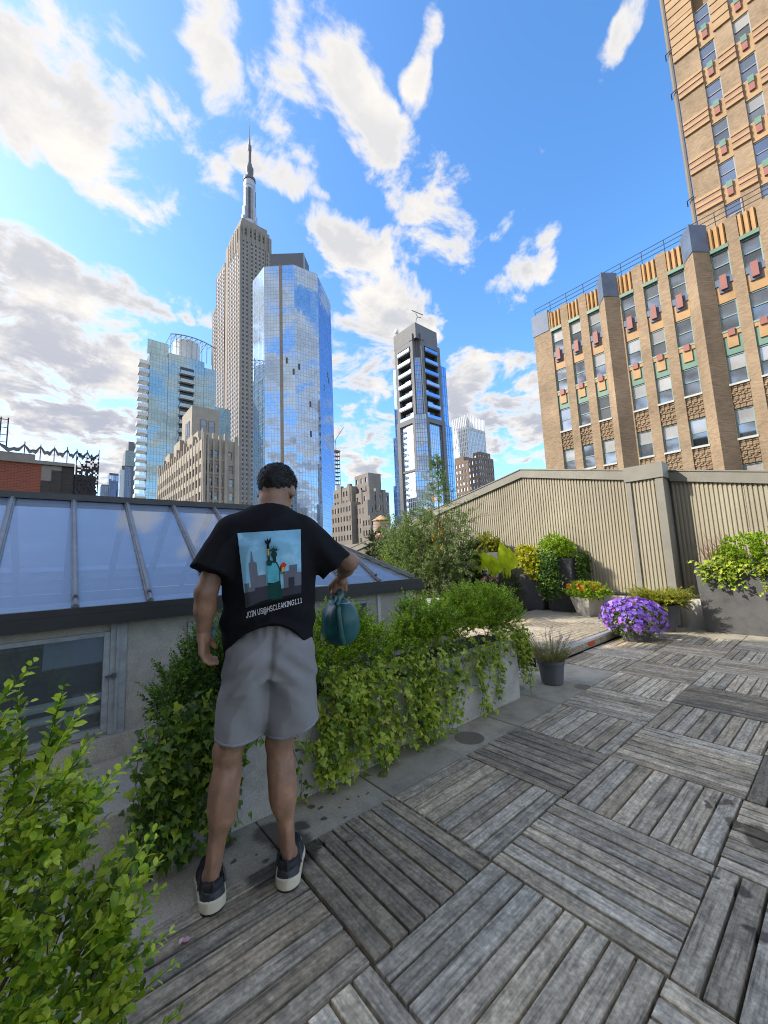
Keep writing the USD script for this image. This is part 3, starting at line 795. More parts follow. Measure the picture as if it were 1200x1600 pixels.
# ---- the tan brick building on the right, with bright terracotta trim
AX = 33.0
deco = thing('brick_building', (AX, 6, -42), 'tan brick building on the right with orange green and pink terracotta trim', 'building')
cols = [(14.2, 15.15), (12.65, 13.57), (11.1, 12.03), (8.62, 9.55), (7.05, 7.98), (5.47, 6.42), (3.1, 4.03), (1.58, 2.51), (.05, .98), (-2.4, -1.47), (-3.95, -3.02)]
ztops = [20.7 - 3.6 * k for k in range(6)]
WH = 1.93
wall = MB()
ys = sorted([(b, a) for a, b in cols], reverse=True)
edge = 16.75
for b, a in ys:
    wall.box(AX, AX + 1.0, b, edge, -42, 22.65); edge = a
wall.box(AX, AX + 1.0, -8, edge, -42, 22.65)
wall.box(AX + 1.0, AX + 20, -8, 16.75, -42, 22.3)
wall.build('wall', M['tan_brick'], deco)
# angular piers between the bays, each under a sheet-metal cap
for yc in (10.35, 4.75, -.75):
    h = .68
    MB().prism([(AX - .001, yc + h), (AX - .95, yc), (AX - .001, yc - h)][::1], -42, 20.95).build('pier', M['tan_brick'], deco)
    MB().prism([(AX + .05, yc + h + .06), (AX - 1.03, yc), (AX + .05, yc - h - .06)], 20.951, 22.95).build('pier_cap', M['copper_sheet'], deco)
MB().box(AX - .05, AX + 1.05, 15.3, 16.82, 20.95, 22.9).build('pier_cap', M['copper_sheet'], deco)
for ci, (a, b) in enumerate(cols):
    up = MB()                                       # fluted parapet panel above the top window
    n = 3; w = (b - a) / n
    for k in range(n):
        y = a + k * w
        up.prism([(AX + .3, y), (AX + .3, y + w), (AX + .10, y + w), (AX - .06, y + w * .35)][::-1], 20.98, 22.5)
    up.build('fluted_panel', M['terracotta'], deco)
    MB().box(AX - .03, AX + .3, a - .02, b + .02, 20.72, 20.979).build('lintel', M['glazed_green'], deco)
    for k, zt in enumerate(ztops):
        if k >= 5 and False:
            break
        zb = zt - WH
        sash(deco, 'x', AX, a, b, zb, zt, M['window_frame_green'])
        zn = ztops[k + 1] if k + 1 < len(ztops) else zt - 3.6
        yc = (a + b) / 2
        if k == 0:
            MB().box(AX + .12, AX + .6, a + .001, b - .001, zn + .02, zb - .45).build('spandrel', M['terracotta'], deco)
            MB().box(AX + .04, AX + .6, a + .001, b - .001, zb - .449, zb - .001).box(AX + .02, AX + .119, yc - .28, yc + .28, zb - 1.0, zb - .4491).build('sill', M['copper_sheet'], deco)
            MB().box(AX - .16, AX + .0199, yc - .17, yc + .17, zb - .85, zb + .12).build('block', M['terracotta_red'], deco)
        elif k == 1:
            MB().box(AX + .12, AX + .6, a + .001, b - .001, zn + .02, zb - .40).build('spandrel', M['glazed_green'], deco)
            MB().box(AX + .05, AX + .6, a + .001, b - .001, zb - .399, zb - .12).box(AX + .03, AX + .119, yc - .26, yc + .26, zb - 1.2, zb - .3991).build('inlay', M['terracotta'], deco)
            MB().box(AX - .08, AX + .0299, yc - .17, yc + .17, zb - .45, zb - .0).build('block', M['terracotta_red'], deco)
            MB().box(AX + .02, AX + .6, a + .001, b - .001, zb - .119, zb - .001).build('sill', M['window_frame_green'], deco)
        else:
            sp = MB(); sp.box(AX + .14, AX + .6, a + .001, b - .001, zn + .001, zb - .13)
            nb, nr = 6, 11
            bw, bh = (b - a - .02) / nb, (zb - .15 - zn) / nr
            br = MB()
            for r in range(nr):
                for q in range(nb):
                    if (q + r // 2) % 2 == 0 or r % 2 == 0:
                        y = a + .01 + q * bw; z = zn + .01 + r * bh
                        br.box(AX + .04 + .05 * ((q + r) % 2), AX + .139, y + .012, y + bw - .012, z + .02, z + bh - .015)
            sp.build('spandrel', M['tan_brick'], deco)
            br.build('brick_lattice', M['tan_brick'], deco, kind='stuff')
            MB().box(AX - .04, AX + .3, a - .03, b + .03, zb - .129, zb - .001).build('sill', M['sill_stone'], deco)
rail = MB()
for z in (23.0, 23.35, 23.7):
    rail.tube([(AX + .3, 16.6, z), (AX + .3, -8, z)], .025, 5)
for k in range(18):
    rail.tube([(AX + .3, 16.6 - 1.45 * k, 22.3), (AX + .3, 16.6 - 1.45 * k, 23.72)], .025, 5)
rail.build('railing', M['rail_black'], deco, kind='stuff')

# its tower, set back
TX = 40.0
tow = thing('brick_tower', (TX, 0, 20), 'tall tan and orange striped brick tower rising behind the brick building at the right edge', 'tower')
tcols = [(2.6, 3.6), (.5, 1.5), (-1.6, -.6), (-3.7, -2.7), (-5.8, -4.8)]
ttops = [43.15 + 3.7 * 3 - 3.7 * k for k in range(10)]
edge = 5.3
m = MB()
for a, b in tcols:
    m.box(TX, TX + .8, b, edge, 18, 49.4); edge = a
m.box(TX, TX + .8, -9, edge, 18, 49.4).box(TX + .8, TX + 16, -9, 5.3, 18, 60)
m.build('wall', M['tan_brick'], tow)
MB().box(TX, TX + .799, -9, 5.3, 49.4, 60).build('upper_wall', M['terracotta_red'], tow)
for k, zt in enumerate(ttops):
    zb = zt - 2.0
    if zb > 58 or zt < 20:
        continue
    for ci, (a, b) in enumerate(tcols):
        if zt < 49.3 or True:
            if zt < 49:
                sash(tow, 'x', TX, a, b, zb, zt, M['frame_grey'])
                MB().box(TX + .1, TX + .6, a + .001, b - .001, zt - 3.7 + .02, zb - .001).build('spandrel', M['terracotta_pale'], tow)
                yc = (a + b) / 2
                MB().box(TX - .1, TX + .0999, yc - .18, yc + .18, zb - .5, zb + .05).build('keystone', M['glazed_green'], tow)
                MB().box(TX - .06, TX + .0999, yc - .17, yc + .17, zb - 1.15, zb - .501).build('block', M['terracotta_red'], tow)
    edge = 5.3
    spans = []
    for a, b in tcols:
        spans.append((b + .02, edge)); edge = a - .02
    spans.append((-9, edge))
    striped_all = zt > 43.5
    for y0, y1 in spans:
        o, r_ = MB(), MB()
        zlo = zb - 1.35
        n = 5 if not striped_all else 9
        top = zb + .0 if not striped_all else zb + 2.3
        h = (top - zlo) / n
        for q in range(n):
            tgt = o if (q % 2 == 0 or striped_all) else r_
            tgt.box(TX - .09 - (.06 if q % 2 == 0 else 0), TX - .0005, y0, y1, zlo + q * h + .01, zlo + (q + 1) * h - .01)
        if zt < 51:
            o.build('band', M['terracotta_pale'], tow, kind='stuff')
            if r_.n:
                r_.build('red_band', M['terracotta_rose'], tow, kind='stuff')
MB().tube([(TX + .1, 5.5, 18), (TX + .1, 5.5, 58)], .16, 8).build('drain_pipe', M['brown_stone'], tow)
rp = MB()
for z in (26, 30.5, 41, 45):
    rp.tube([(TX - .1, 5.3, z), (TX - .2, 5.75, z - .2), (TX + .1, 5.8, z - .5)], .05, 5)
rp.build('pipe_bracket', M['rail_black'], tow, kind='stuff')

# ---- the art deco skyscraper with its mast
EX, EY = 108.6, 303.5
esb = thing('skyscraper', (123, 319, -42), 'tall pale stone skyscraper with stepped crown and long needle mast', 'skyscraper')


def ribbed(parent, plane, c, a0, a1, z0, z1, nc, floor, wfrac=.5, stone='limestone', pane='window_dark', span='steel_spandrel', depth=.5, core=6.0):
    """a stone wall of upright piers with recessed strips of windows and spandrels"""
    st, sp, wn = MB(), MB(), MB()
    pitch = (a1 - a0) / nc
    for k in range(nc):
        u = a0 + k * pitch
        pw = pitch * (1 - wfrac)
        rect(st, plane, c, u, u + pw / 2, z0, z1, 0, depth); rect(st, plane, c, u + pitch - pw / 2, u + pitch, z0, z1, 0, depth)
        s0, s1 = u + pw / 2 + .001, u + pitch - pw / 2 - .001
        rect(sp, plane, c, s0, s1, z0, z1 - floor * .6, depth * .55, depth)
        rect(st, plane, c, s0, s1, z1 - floor * .6, z1 - .002, depth * .2, depth)
        z = z0
        while z + floor < z1 - floor * .5:
            rect(wn, plane, c, s0 + .05, s1 - .05, z + floor * .25, z + floor * .80, depth * .5, depth * .549); z += floor
    st.build('stone_piers', M[stone], parent, kind='stuff'); sp.build('spandrels', M[span], parent, kind='stuff'); wn.build('windows', M[pane], parent, kind='stuff')


FL = 3.9
# west-side faces: two window grids with a recess between; south face with paired columns
for (y0, y1, zt, xx, nc, wf) in ((304.8, 311.6, 276, EX, 2, .6), (312.5, 333, 290, EX, 5, .64), (342, 366, 279, EX, 5, .64), (368, 378, 249, EX + .3, 2, .6)):
    ribbed(esb, 'x', xx, y0, y1, -42, zt, nc, FL, wf)
for (x0, x1, zt, yy, nc, wf) in ((110.0, 116.5, 281, EY, 2, .42), (117.5, 131, 282, EY, 4, .45), (131.5, 137, 276, EY, 2, .45)):
    ribbed(esb, 'y', yy, x0, x1, -42, zt, nc, FL, wf)
m = MB()
m.box(EX + .6, 137.2, EY + .6, 341, -42, 289.5).box(EX + 1.5, 136, 341, 341.9, -42, 278).box(EX + .6, 135, 342.01, 366.5, -42, 279).box(EX + 1.0, 134, 367, 378, -42, 249)
m.box(EX - .05, EX + .59, 311.7, 312.4, -42, 291).box(EX - .05, EX + .59, EY + .0, 304.7, -42, 288).box(EX - .05, EX + .59, 333.1, 335, -42, 288).box(EX + .1, 109.9, EY - .05, EY + .59, -42, 288).box(116.6, 117.4, EY - .06, EY + .59, -42, 290)
m.build('stone_core', M['limestone'], esb)
cr = MB()
for i, (dx, zz) in enumerate(((0, 291), (1.5, 295), (3.2, 299.5))):
    cr.box(EX + .61 + dx * .6, 137.19 - dx, EY + .61 + dx * .6, 340 - dx * 2, 289.5 + .01 + i * .002, zz)
for k in range(7):
    x = 111 + k * 3.9
    cr.box(x, x + 1.5, EY - .15, EY + 1.3, 276, 293 - abs(k - 3) * .8)
for k in range(7):
    y = 306 + k * 4.2
    cr.box(EX - .15, EX + 1.4, y, y + 1.6, 270 if k else 262, 292 - abs(k - 3) * .9)
cr.build('crown', M['limestone'], esb)
cw = MB()
for x in (113.5, 117.4, 118.6, 121.6, 122.8, 125.6, 129.3):
    for z in (283.5, 287):
        cw.box(x, x + .7, EY - .02, EY + .55, z, z + 1.7)
cw.build('crown_windows', M['window_dark'], esb, kind='stuff')
MX, MY = 123.0, 319.0
mast = MB(); mast.lathe([(9, 299.5), (9, 303), (7.6, 303.2), (7.6, 308), (5.0, 308.5), (5.0, 345), (5.3, 345.3), (5.3, 349.5), (4.6, 350), (4.6, 352)], (MX, MY), 24)
mast.build('mast_drum', M['mast_metal'], esb, smooth=35)
fin = MB()
for k in range(4):
    a = k * PI / 2 + PI / 4 * 0 + .4
    d = np.array([math.cos(a), math.sin(a)]); s = np.array([-d[1], d[0]])
    for q, (r0, r1, z0, z1) in enumerate(((4.9, 8.6, 303, 312), (4.9, 7.2, 312, 322), (4.9, 6.0, 322, 342))):
        c = np.array([MX, MY])
        fin.prism([tuple(c + d * r0 - s * 1.3), tuple(c + d * r1 - s * 1.0), tuple(c + d * r1 + s * 1.0), tuple(c + d * r0 + s * 1.3)], z0, z1 - .01)
fin.build('mast_fin', M['mast_metal'], esb, kind='stuff')
wn = MB()
for k in range(4):
    a = k * PI / 2 + PI / 4 + .4
    for q in (-1, 0, 1):
        aa = a + q * .22
        c = np.array([MX + math.cos(aa) * 5.0, MY + math.sin(aa) * 5.0])
        wn.box(c[0] - .35, c[0] + .35, c[1] - .35, c[1] + .35, 310, 342)
wn.build('mast_windows', M['window_dark'], esb, kind='stuff')
MB().lathe([(4.6, 352), (5.4, 352.4), (5.4, 354.5), (3.0, 355.5), (2.6, 359), (3.4, 361), (3.5, 366), (2.4, 367), (2.0, 371), (1.5, 371.5), (1.35, 384), (1.7, 384.4), (1.7, 390), (.8, 391), (.55, 400), (.35, 401), (.22, 413), (0, 413.2)], (MX, MY), 16).build('antenna', M['mast_dark'], esb, smooth=40)

# ---- faceted blue glass tower
bt = thing('glass_tower', (95, 180, -42), 'tall faceted blue glass tower with grey rooftop box beside the stone skyscraper', 'tower')
plan = [(74.2, 188), (74.6, 174.3), (85.8, 164.2), (98.7, 163.0), (115.8, 177.8), (115.5, 196), (96, 203), (80, 200)]
for k, (nx, gm) in enumerate(((9, 'glass_pale'), (10, 'glass_blue'), (9, 'glass_blue'), (14, 'glass_deep'), (8, 'glass_blue'), (10, 'glass_blue'), (8, 'glass_blue'), (6, 'glass_blue'))):
    z1 = 149 if k == 3 else 150
    glazing(bt, plan[k], plan[(k + 1) % 8], -42, z1, nx, 50, M[gm if gm != 'glass_pale' else 'glass_blue'], M['mullion'], .11, .0011, split=.38)
MB().prism([tuple(np.array(p) * .98 + np.array((95, 180)) * .02) for p in plan], -42, 149.5).build('core', M['penthouse_grey'], bt)
q0, q1 = np.array([74.6, 174.3]), np.array([85.8, 164.2])
t_ = unit(q1 - q0); n_ = np.array([t_[1], -t_[0]]); c0 = q0 + t_ * 7.6
MB().prism([tuple(c0 + n_ * .16), tuple(c0 + t_ * 1.5 + n_ * .16), tuple(c0 + t_ * 1.5 - n_ * .3), tuple(c0 - n_ * .3)], -42, 150.3).build('stone_strip', M['brown_stone'], bt)
MB().prism([(81.0, 181.3), (94.6, 170.0), (101.5, 176.5), (88, 188)], 150, 165).build('roof_box', M['penthouse_grey'], bt)
MB().prism([(94.7, 169.9), (95.9, 171.1), (95.6, 171.4), (94.4, 170.2)], 150, 165.2).build('roof_box_edge', M['frame_grey'], bt)
op = MB()
for f0, f1, u, z in ((1, 2, .92, 92), (1, 2, .70, 98), (2, 3, .12, 95), (2, 3, .55, 77), (2, 3, .55, 62), (3, 4, .6, 100), (3, 4, .68, 97.5), (3, 4, .3, 90)):
    a, b = np.array(plan[f0]), np.array(plan[f1]); t_ = unit(b - a); n_ = np.array([t_[1], -t_[0]]); c0 = a + (b - a) * u
    op.prism([tuple(c0 + n_ * .14), tuple(c0 + t_ * .9 + n_ * .14), tuple(c0 + t_ * .9 - n_ * .1), tuple(c0 - n_ * .1)], z, z + 3)
op.build('open_vent', M['window_dark'], bt, kind='stuff')

# ---- pale glass apartment tower with balconies
ct = thing('apartment_tower', (45, 212, -42), 'pale green glass apartment tower with stacked balconies and round roof tank', 'apartment building')
for x0, x1, zt, nx in ((32, 40.2, 107.5, 6), (40.2, 57.2, 110, 12), (57.2, 63.3, 107, 5), (63.3, 71.2, 86.5, 6)):
    glazing(ct, (x0, 212), (x1, 212), -42, zt, nx, 44 if zt > 90 else 38, M['glass_pale'], M['mullion_light'], .12, .0012, split=.35)
glazing(ct, (32, 232), (32, 212), -42, 107.5, 10, 44, M['glass_pale'], M['mullion_light'], .12, .0012)
glazing(ct, (31, 213.2), (40.2, 213.2), 107.5, 115, 5, 2, M['glass_pale'], M['mullion_light'], .12, .0012)
MB().box(32.2, 71, 212.2, 232, -42, 86.4).box(32.2, 63.1, 212.3, 232, 86.4, 107).box(40.3, 57.1, 212.25, 232, 107, 109.9).box(57.3, 62, 212.8, 232, 85, 106.9).build('core', M['concrete_grey'], ct)
for k in range(22):
    z = 101 - k * 4.4
    b = holder('balcony', ct)
    MB().box(27.6, 31.99, 211.5, 217, z, z + .5).build('slab', M['slab_white'], b)
    MB().box(27.6, 27.75, 211.6, 216.9, z + .5, z + 1.7).box(27.76, 31.9, 211.5, 211.62, z + .5, z + 1.7).build('rail', M['glass_white'], b)
for k in range(18):
    z = 100 - k * 4.4
    b = holder('balcony', ct)
    MB().box(45.4, 52.3, 209.9, 211.8, z, z + .6).build('slab', M['slab_white'], b)
    MB().box(45.4, 52.3, 209.8, 209.89, z + .6, z + 1.7).build('rail', M['glass_pale'], b)
    MB().box(45.6, 52.1, 211.75, 211.89, z + .7, z + 4.2).build('opening', M['window_dark'], b)
MB().lathe([(6.6, 109.8), (6.6, 121.5), (6.2, 122), (0, 122.3)], (50.5, 221), 24).build('roof_tank', M['slab_white'], ct)
sc = MB()
for k in range(9):
    x = 41 + k * 2.5
    sc.box(x, x + .25, 212.6, 212.85, 110, 122.5 - (k - 4) ** 2 * .1)
    sc.beam((x, 212.7, 122.5 - (k - 4) ** 2 * .1), (x + 2.5, 212.7, 122.5 - (k - 3) ** 2 * .1), .4, .4)
for k in range(8):
    x = 41 + k * 2.5
    sc.beam((x, 212.7, 119.2 - (k - 4) ** 2 * .1), (x + 2.5, 212.7, 122.3 - (k - 3) ** 2 * .1), .2, .2)
    sc.beam((x, 212.7, 122.5 - (k - 4) ** 2 * .1), (x, 230, 122.9 - (k - 4) ** 2 * .1), .25, .25)
sc.box(61.5, 61.9, 212.6, 213, 106, 122)
sc.build('roof_truss', M['bar_metal'], ct, kind='stuff')

# ---- stepped limestone building
be = thing('stone_building', (28, 104, -42), 'beige stone building with stepped crenellated flank and plain rooftop block', 'building')
cx0, cy0 = 28.0, 104.0


def punched(parent, plane, c, a0, a1, z0, z1, wins_, stone, depth=.45, core=None):
    """wall with real openings: wins_ is a list of rows (zb, zt, [(a, b), ...])"""
    m = MB(); z = z0
    for zb, zt, ws in sorted(wins_):
        rect(m, plane, c, a0, a1, z, zb, 0, depth)
        u = a0
        for a, b in sorted(ws):
            rect(m, plane, c, u, a, zb, zt, 0, depth); u = b
        rect(m, plane, c, u, a1, zb, zt, 0, depth); z = zt
    rect(m, plane, c, a0, a1, z, z1, 0, depth)
    m.build('wall', M[stone], parent)


rowz = [31.3 - 3.62 * k for k in range(10)]
wsets = {0: [(29.3, 30.35), (30.75, 31.8), (34.3, 35.3)], 1: [(28.9, 29.8), (30.1, 31.0), (31.35, 32.25), (34.5, 35.6)]}
right_rows = [(z - 2.1, z, wsets[0] if k == 0 else ([(28.55, 29.4), (29.7, 30.55), (30.95, 31.8), (32.15, 33.0), (34.7, 35.8)] if k > 1 else wsets[1])) for k, z in enumerate(rowz)]
punched(be, 'y', cy0, cx0, 37.0, -42, 34.4, right_rows, 'limestone_light')
for zb, zt, ws in right_rows[:7]:
    for a, b in ws:
        sash(be, 'y', cy0, a, b, zb, zt, M['mast_dark'], .3, .08, 'glass_window')
left_rows = []
for k, z in enumerate(rowz):
    left_rows.append((z - 2.1, z, [(cy0 + 1.2 + 3.1 * q, cy0 + 2.9 + 3.1 * q) for q in range(18)]))
punched(be, 'x', cx0, cy0 + .46, 162, -42, 34.2, left_rows, 'limestone_light')
lw = MB()
for zb, zt, ws in left_rows[:7]:
    for a, b in ws:
        sash(be, 'x', cx0, a, b, zb, zt, M['mast_dark'], .3, .1, 'glass_window') if a < 130 else rect(lw, 'x', cx0, a, b, zb, zt, .25, .3)
lw.build('far_windows', M['window_dark'], be, kind='stuff')
MB().box(cx0 + .5, 36.99, cy0 + .5, 162, -42, 34.0).build('core', M['limestone_light'], be)
bt_ = MB()
for q in range(19):                                   # buttress piers of uneven height along the flank
    y = cy0 + .1 + 3.1 * q
    h = 35.2 + (1.6 if q % 3 == 0 else 0) + .12 * q
    MB().box(cx0 - .16, cx0 - .001, y, y + .8, -42, h - 3).box(cx0 - .1, cx0 + .8, y + .05, y + .75, h - 2.99, h).build('buttress', M['limestone_light'], be)
for q, (x, w, h) in enumerate(((28.0, .7, 35.6), (29.0, .5, 35.2), (30.4, .4, 35.9), (31.9, .6, 35.4), (33.3, .8, 36.2), (35.9, 1.1, 35.8))):
    MB().box(x, x + w, cy0 - .45, cy0 - .001, -42, h - 2.4).box(x + .05, x + w - .05, cy0 - .25, cy0 + .5, h - 2.39, h).build('buttress', M['limestone_light'], be)
for k, z in enumerate(rowz[:6]):
    MB().box(cx0 + .7, 33.2, cy0 - .2, cy0 - .002, z - 2.75, z - 2.3).build('sill_band', M['limestone_light'], be)
for y0, y1, z, dx in ((112, 118, 38.5, .9), (121, 127, 40.0, 1.6), (133, 141, 41.5, 1.0), (145, 152, 40.0, .6)):
    MB().box(cx0 + dx, 36.9, y0, y1, 33.9, z).build('setback', M['limestone_light'], be)
blk = MB(); blk.box(30.2, 38.3, 124, 136, 33, 50.2); blk.build('rooftop_block', M['limestone_light'], be)
for a in (32.6, 35.0):
    sash(be, 'y', 124 - .3, a, a + 1.7, 42.3, 46.2, M['mast_dark'], .2, .1, 'glass_window')
for a in (126.5, 129.2):
    sash(be, 'x', 30.2 - .3, a, a + 1.4, 38, 46, M['mast_dark'], .2, .1, 'glass_window')

# ---- slim towers far left
sl_ = thing('slim_tower', (34, 298, -42), 'slim pale tower with stepped top left of the green glass apartment tower', 'tower')
MB().box(33, 38.6, 298.3, 312, -42, 79).box(34.6, 38.6, 299, 310, 79.01, 85.5).box(31.5, 33, 299, 306, 66, 69).build('core', M['concrete_grey'], sl_)
glazing(sl_, (33.0, 298), (36.5, 298), -42, 68, 4, 26, M['glass_deep'], M['mullion_light'], .15, .004)
glazing(sl_, (30.6, 306), (30.6, 298.2), -42, 66, 4, 26, M['glass_white'], M['mullion_light'], .15, .004)
MB().box(30.7, 33, 298.2, 306, -42, 66).build('side_core', M['slab_white'], sl_)
glazing(sl_, (33.0, 298.0), (38.6, 298.0), 69, 79, 4, 3, M['glass_pale'], M['mullion_light'], .15, .004)
sm = thing('small_tower', (34, 400, -42), 'small dark blue glass tower low on the left skyline', 'tower')
MB().box(33.2, 41, 398.5, 412, -42, 84).box(28.3, 33, 400, 412, -42, 74).build('core', M['penthouse_grey'], sm)
glazing(sm, (33.2, 398), (41, 398), -42, 82, 5, 20, M['glass_deep'], M['mullion_blue'], .2, .004)
glazing(sm, (28.0, 412), (28.0, 399.5), -42, 73, 5, 20, M['glass_blue'], M['mullion_blue'], .2, .004)
glazing(sm, (28.0, 399.5), (33.1, 399.5), -42, 73, 4, 20, M['glass_blue'], M['mullion_blue'], .2, .004)

# ---- brick building with scaffold netting at the left edge
lb = thing('netted_building', (-1, 25, -42), 'red brick building wrapped in black scaffold netting at the left edge', 'building')
MB().box(-14, -.64, 25, 40, -42, 6.55).build('brick_wall', M['red_brick'], lb)
MB().box(-.639, .12, 25.02, 40, -42, 6.5).build('clad_panel', M['parapet_stone'], lb)
MB().box(-.25, .12, 24.97, 25.019, 3.0, 6.3).box(-.638, -.26, 24.98, 25.019, 3.0, 5.75).build('reflecting_panel', M['dark_cladding'], lb)
MB().box(.121, .62, 25.05, 40, -42, 6.55).build('dark_wall', M['dark_cladding'], lb)
MB().box(-14, .62, 24.93, 25.3, 6.551, 6.72).box(-14, -.9, 24.98, 25.2, 6.721, 7.0).build('parapet', M['parapet_stone'], lb)
MB().box(.621, 1.55, 25.6, 40, -42, 6.3).build('scaffold_bay', M['netting'], lb)
sp = MB()
for x in (-3.4, -2.2, -1.3, -.72, -.2, .3, .68, 1.1, 1.6):
    sp.tube([(x, 25.0, 5.0 if x > .6 else 6.6), (x, 25.0, 7.55 + .05 * math.sin(x * 9))], .022, 5)
for z in (5.3, 5.9, 6.5, 7.1):
    sp.tube([(.66, 24.98, z), (1.62, 24.98, z)], .02, 5)
sp.beam((.7, 24.99, 5.1), (1.58, 24.99, 6.9), .03, .03).beam((.8, 24.99, 6.9), (1.5, 24.99, 5.4), .03, .03)
sp.tube([(-3.6, 25.2, 7.2), (-3.6, 25.2, 9.3)], .03, 5).tube([(-2.2, 25.2, 7.2), (-2.2, 25.2, 8.7)], .03, 5).tube([(-1.95, 25.2, 7.2), (-1.95, 25.2, 8.7)], .03, 5)
for z in (7.5, 7.85, 8.2, 8.6):
    sp.tube([(-3.6, 25.2, z), (-1.95, 25.2, z)], .02, 5)
sp.build('scaffold_pole', M['rail_black'], lb, kind='stuff')
net = MB()
xs_ = [-3.4, -2.2, -1.3, -.72, -.2, .3, .68, 1.1, 1.6]
for a, b in zip(xs_, xs_[1:]):
    n = 10
    us = np.linspace(0, 1, n + 1)
    zt = 7.45 - .26 * np.sin(us * PI) ** .8 + .03 * np.sin(us * 17 + a)
    zb = zt - .10 - .09 * np.sin(us * PI) * (1 + .5 * np.sin(us * 11 + b))
    y = 24.97 + .04 * np.sin(us * 9)
    x = a + (b - a) * us
    v = np.vstack([np.c_[x, y, zb], np.c_[x, y, zt]])
    net.add(v, [(i, i + 1, n + 2 + i, n + 1 + i) for i in range(n)])
    net.tube(np.c_[x, y, zt], .02, 4)
net.build('netting_swag', M['netting_pale'], lb, kind='stuff')
nm = MB()
gx = np.linspace(.66, 1.62, 14); gz = np.linspace(4.6, 7.3, 30)
for i in range(13):
    for k in range(29):
        if wr.random() < .62 - .25 * (gz[k] > 6.6):
            nm.quad((gx[i], 24.9 + .05 * wr.random(), gz[k]), (gx[i + 1], 24.9 + .05 * wr.random(), gz[k]), (gx[i + 1], 24.9, gz[k + 1]), (gx[i], 24.9, gz[k + 1]))
nm.build('torn_netting', M['netting'], lb, kind='stuff')

# ---- brown brick building in the middle distance
bb = thing('brown_building', (92, 118, -42), 'dark brown stepped brick building between the blue glass tower and the grey tower', 'building')
bw_ = lambda y0, y1, zt, n, x: [(z - 2.0, z, [(y0 + (y1 - y0) * (q + .25) / n, y0 + (y1 - y0) * (q + .7) / n) for q in range(n)]) for z in np.arange(zt - 1.6, zt - 40, -3.7)]


def block(parent, x0, x1, y0, y1, z1, nx, ny, stone, win='glass_window', wins=True):
    punched(parent, 'y', y0, x0, x1, -42, z1, bw_(x0, x1, z1, nx, 0) if nx else [], stone)
    punched(parent, 'x', x0, y0 + .451, y1, -42, z1, bw_(y0, y1, z1, ny, 0) if ny else [], stone)
    MB().box(x0 + .46, x1, y0 + .46, y1, -42, z1 - .3).build('core', M[stone], parent)
    w = MB()
    for plane, c, a0, a1, n in (('y', y0, x0, x1, nx), ('x', x0, y0, y1, ny)):
        if n:
            for zb, zt, ws in bw_(a0, a1, z1, n, 0)[:7]:
                for a, b in ws:
                    s, r = wr.normal(0, .03, 2); pts = []
                    for aa, z, da, dz in ((a, zb, -1, -1), (b, zb, 1, -1), (b, zt, 1, 1), (a, zt, -1, 1)):
                        q = c + .3 + (s * da + r * dz) * .5
                        pts.append((q, aa, z) if plane == 'x' else (aa, q, z))
                    w.quad(*(pts[::-1] if plane == 'x' else pts))
    if w.n:
        w.build('windows', M[win], parent, kind='stuff')


block(bb, 92.3, 98.6, 118.2, 127.2, 35.2, 0, 3, 'brown_stone')
block(bb, 91.0, 100.6, 116.0, 132, 27.6, 5, 7, 'brown_stone')
block(bb, 89.6, 99, 126, 139, 31.0, 0, 6, 'brown_stone')
block(bb, 88.4, 91.0, 114.0, 122, 22.5, 2, 4, 'brown_stone')
block(bb, 86.5, 92, 122, 136, 24.0, 0, 7, 'brown_stone')
block(bb, 87.0, 96.0, 111.2, 116, 17.5, 5, 3, 'brown_stone')
for x, y, z in ((90.9, 116, 29), (90.9, 121, 28.6), (89.5, 127, 32), (89.5, 133, 32), (88.3, 114, 23.6), (94, 115.9, 28.8), (97.5, 115.9, 28.4)):
    MB().box(x - .2, x + 1.2, y - .2, y + 1.4, z - 9, z).build('pier', M['brown_stone'], bb)

# ---- water tank on a low roof
lr = thing('low_roof', (46, 56, -42), 'low dark roof behind the shed carrying a wooden water tank', 'building')
MB().box(40, 60, 50, 70, -42, 4.2).build('block', M['brown_stone'], lr)
wt = thing('water_tank', (44.6, 53.9, 4.2), 'round wooden rooftop water tank with orange conical roof', 'water tank')
MB().lathe([(0, 5.7), (1.42, 5.7), (1.42, 8.25)], (44.6, 53.9), 24).build('drum', M['tank_wood'], wt, smooth=35)
MB().lathe([(1.62, 8.2), (1.62, 8.28), (0, 9.25)], (44.6, 53.9), 24).build('tank_roof', M['tank_roof'], wt)
hp = MB()
for z in (6.0, 6.5, 7.0, 7.5, 8.0):
    hp.lathe([(1.425, z), (1.445, z), (1.445, z + .05), (1.425, z + .05)], (44.6, 53.9), 24)
hp.build('hoop', M['mast_dark'], wt, kind='stuff')
for sx in (-1, 1):
    for sy in (-1, 1):
        MB().beam((44.6 + sx * .9, 53.9 + sy * .9, 4.2), (44.6 + sx * .9, 53.9 + sy * .9, 5.7), .15, .15).build('leg', M['mast_dark'], wt)

# ---- grey framed tower with blue glass and balconies
gt = thing('grey_tower', (124, 118, -42), 'dark grey stone tower with blue glass corner and two stacks of balconies', 'tower')
GX, GYY = 115.0, 110.5
core = MB(); core.box(GX + 2.5, 131, GYY + 2.5, 127, -42, 97).box(116.2, 130, 111.8, 126, 96.5, 103.5)
core.build('core', M['concrete_grey'], gt)
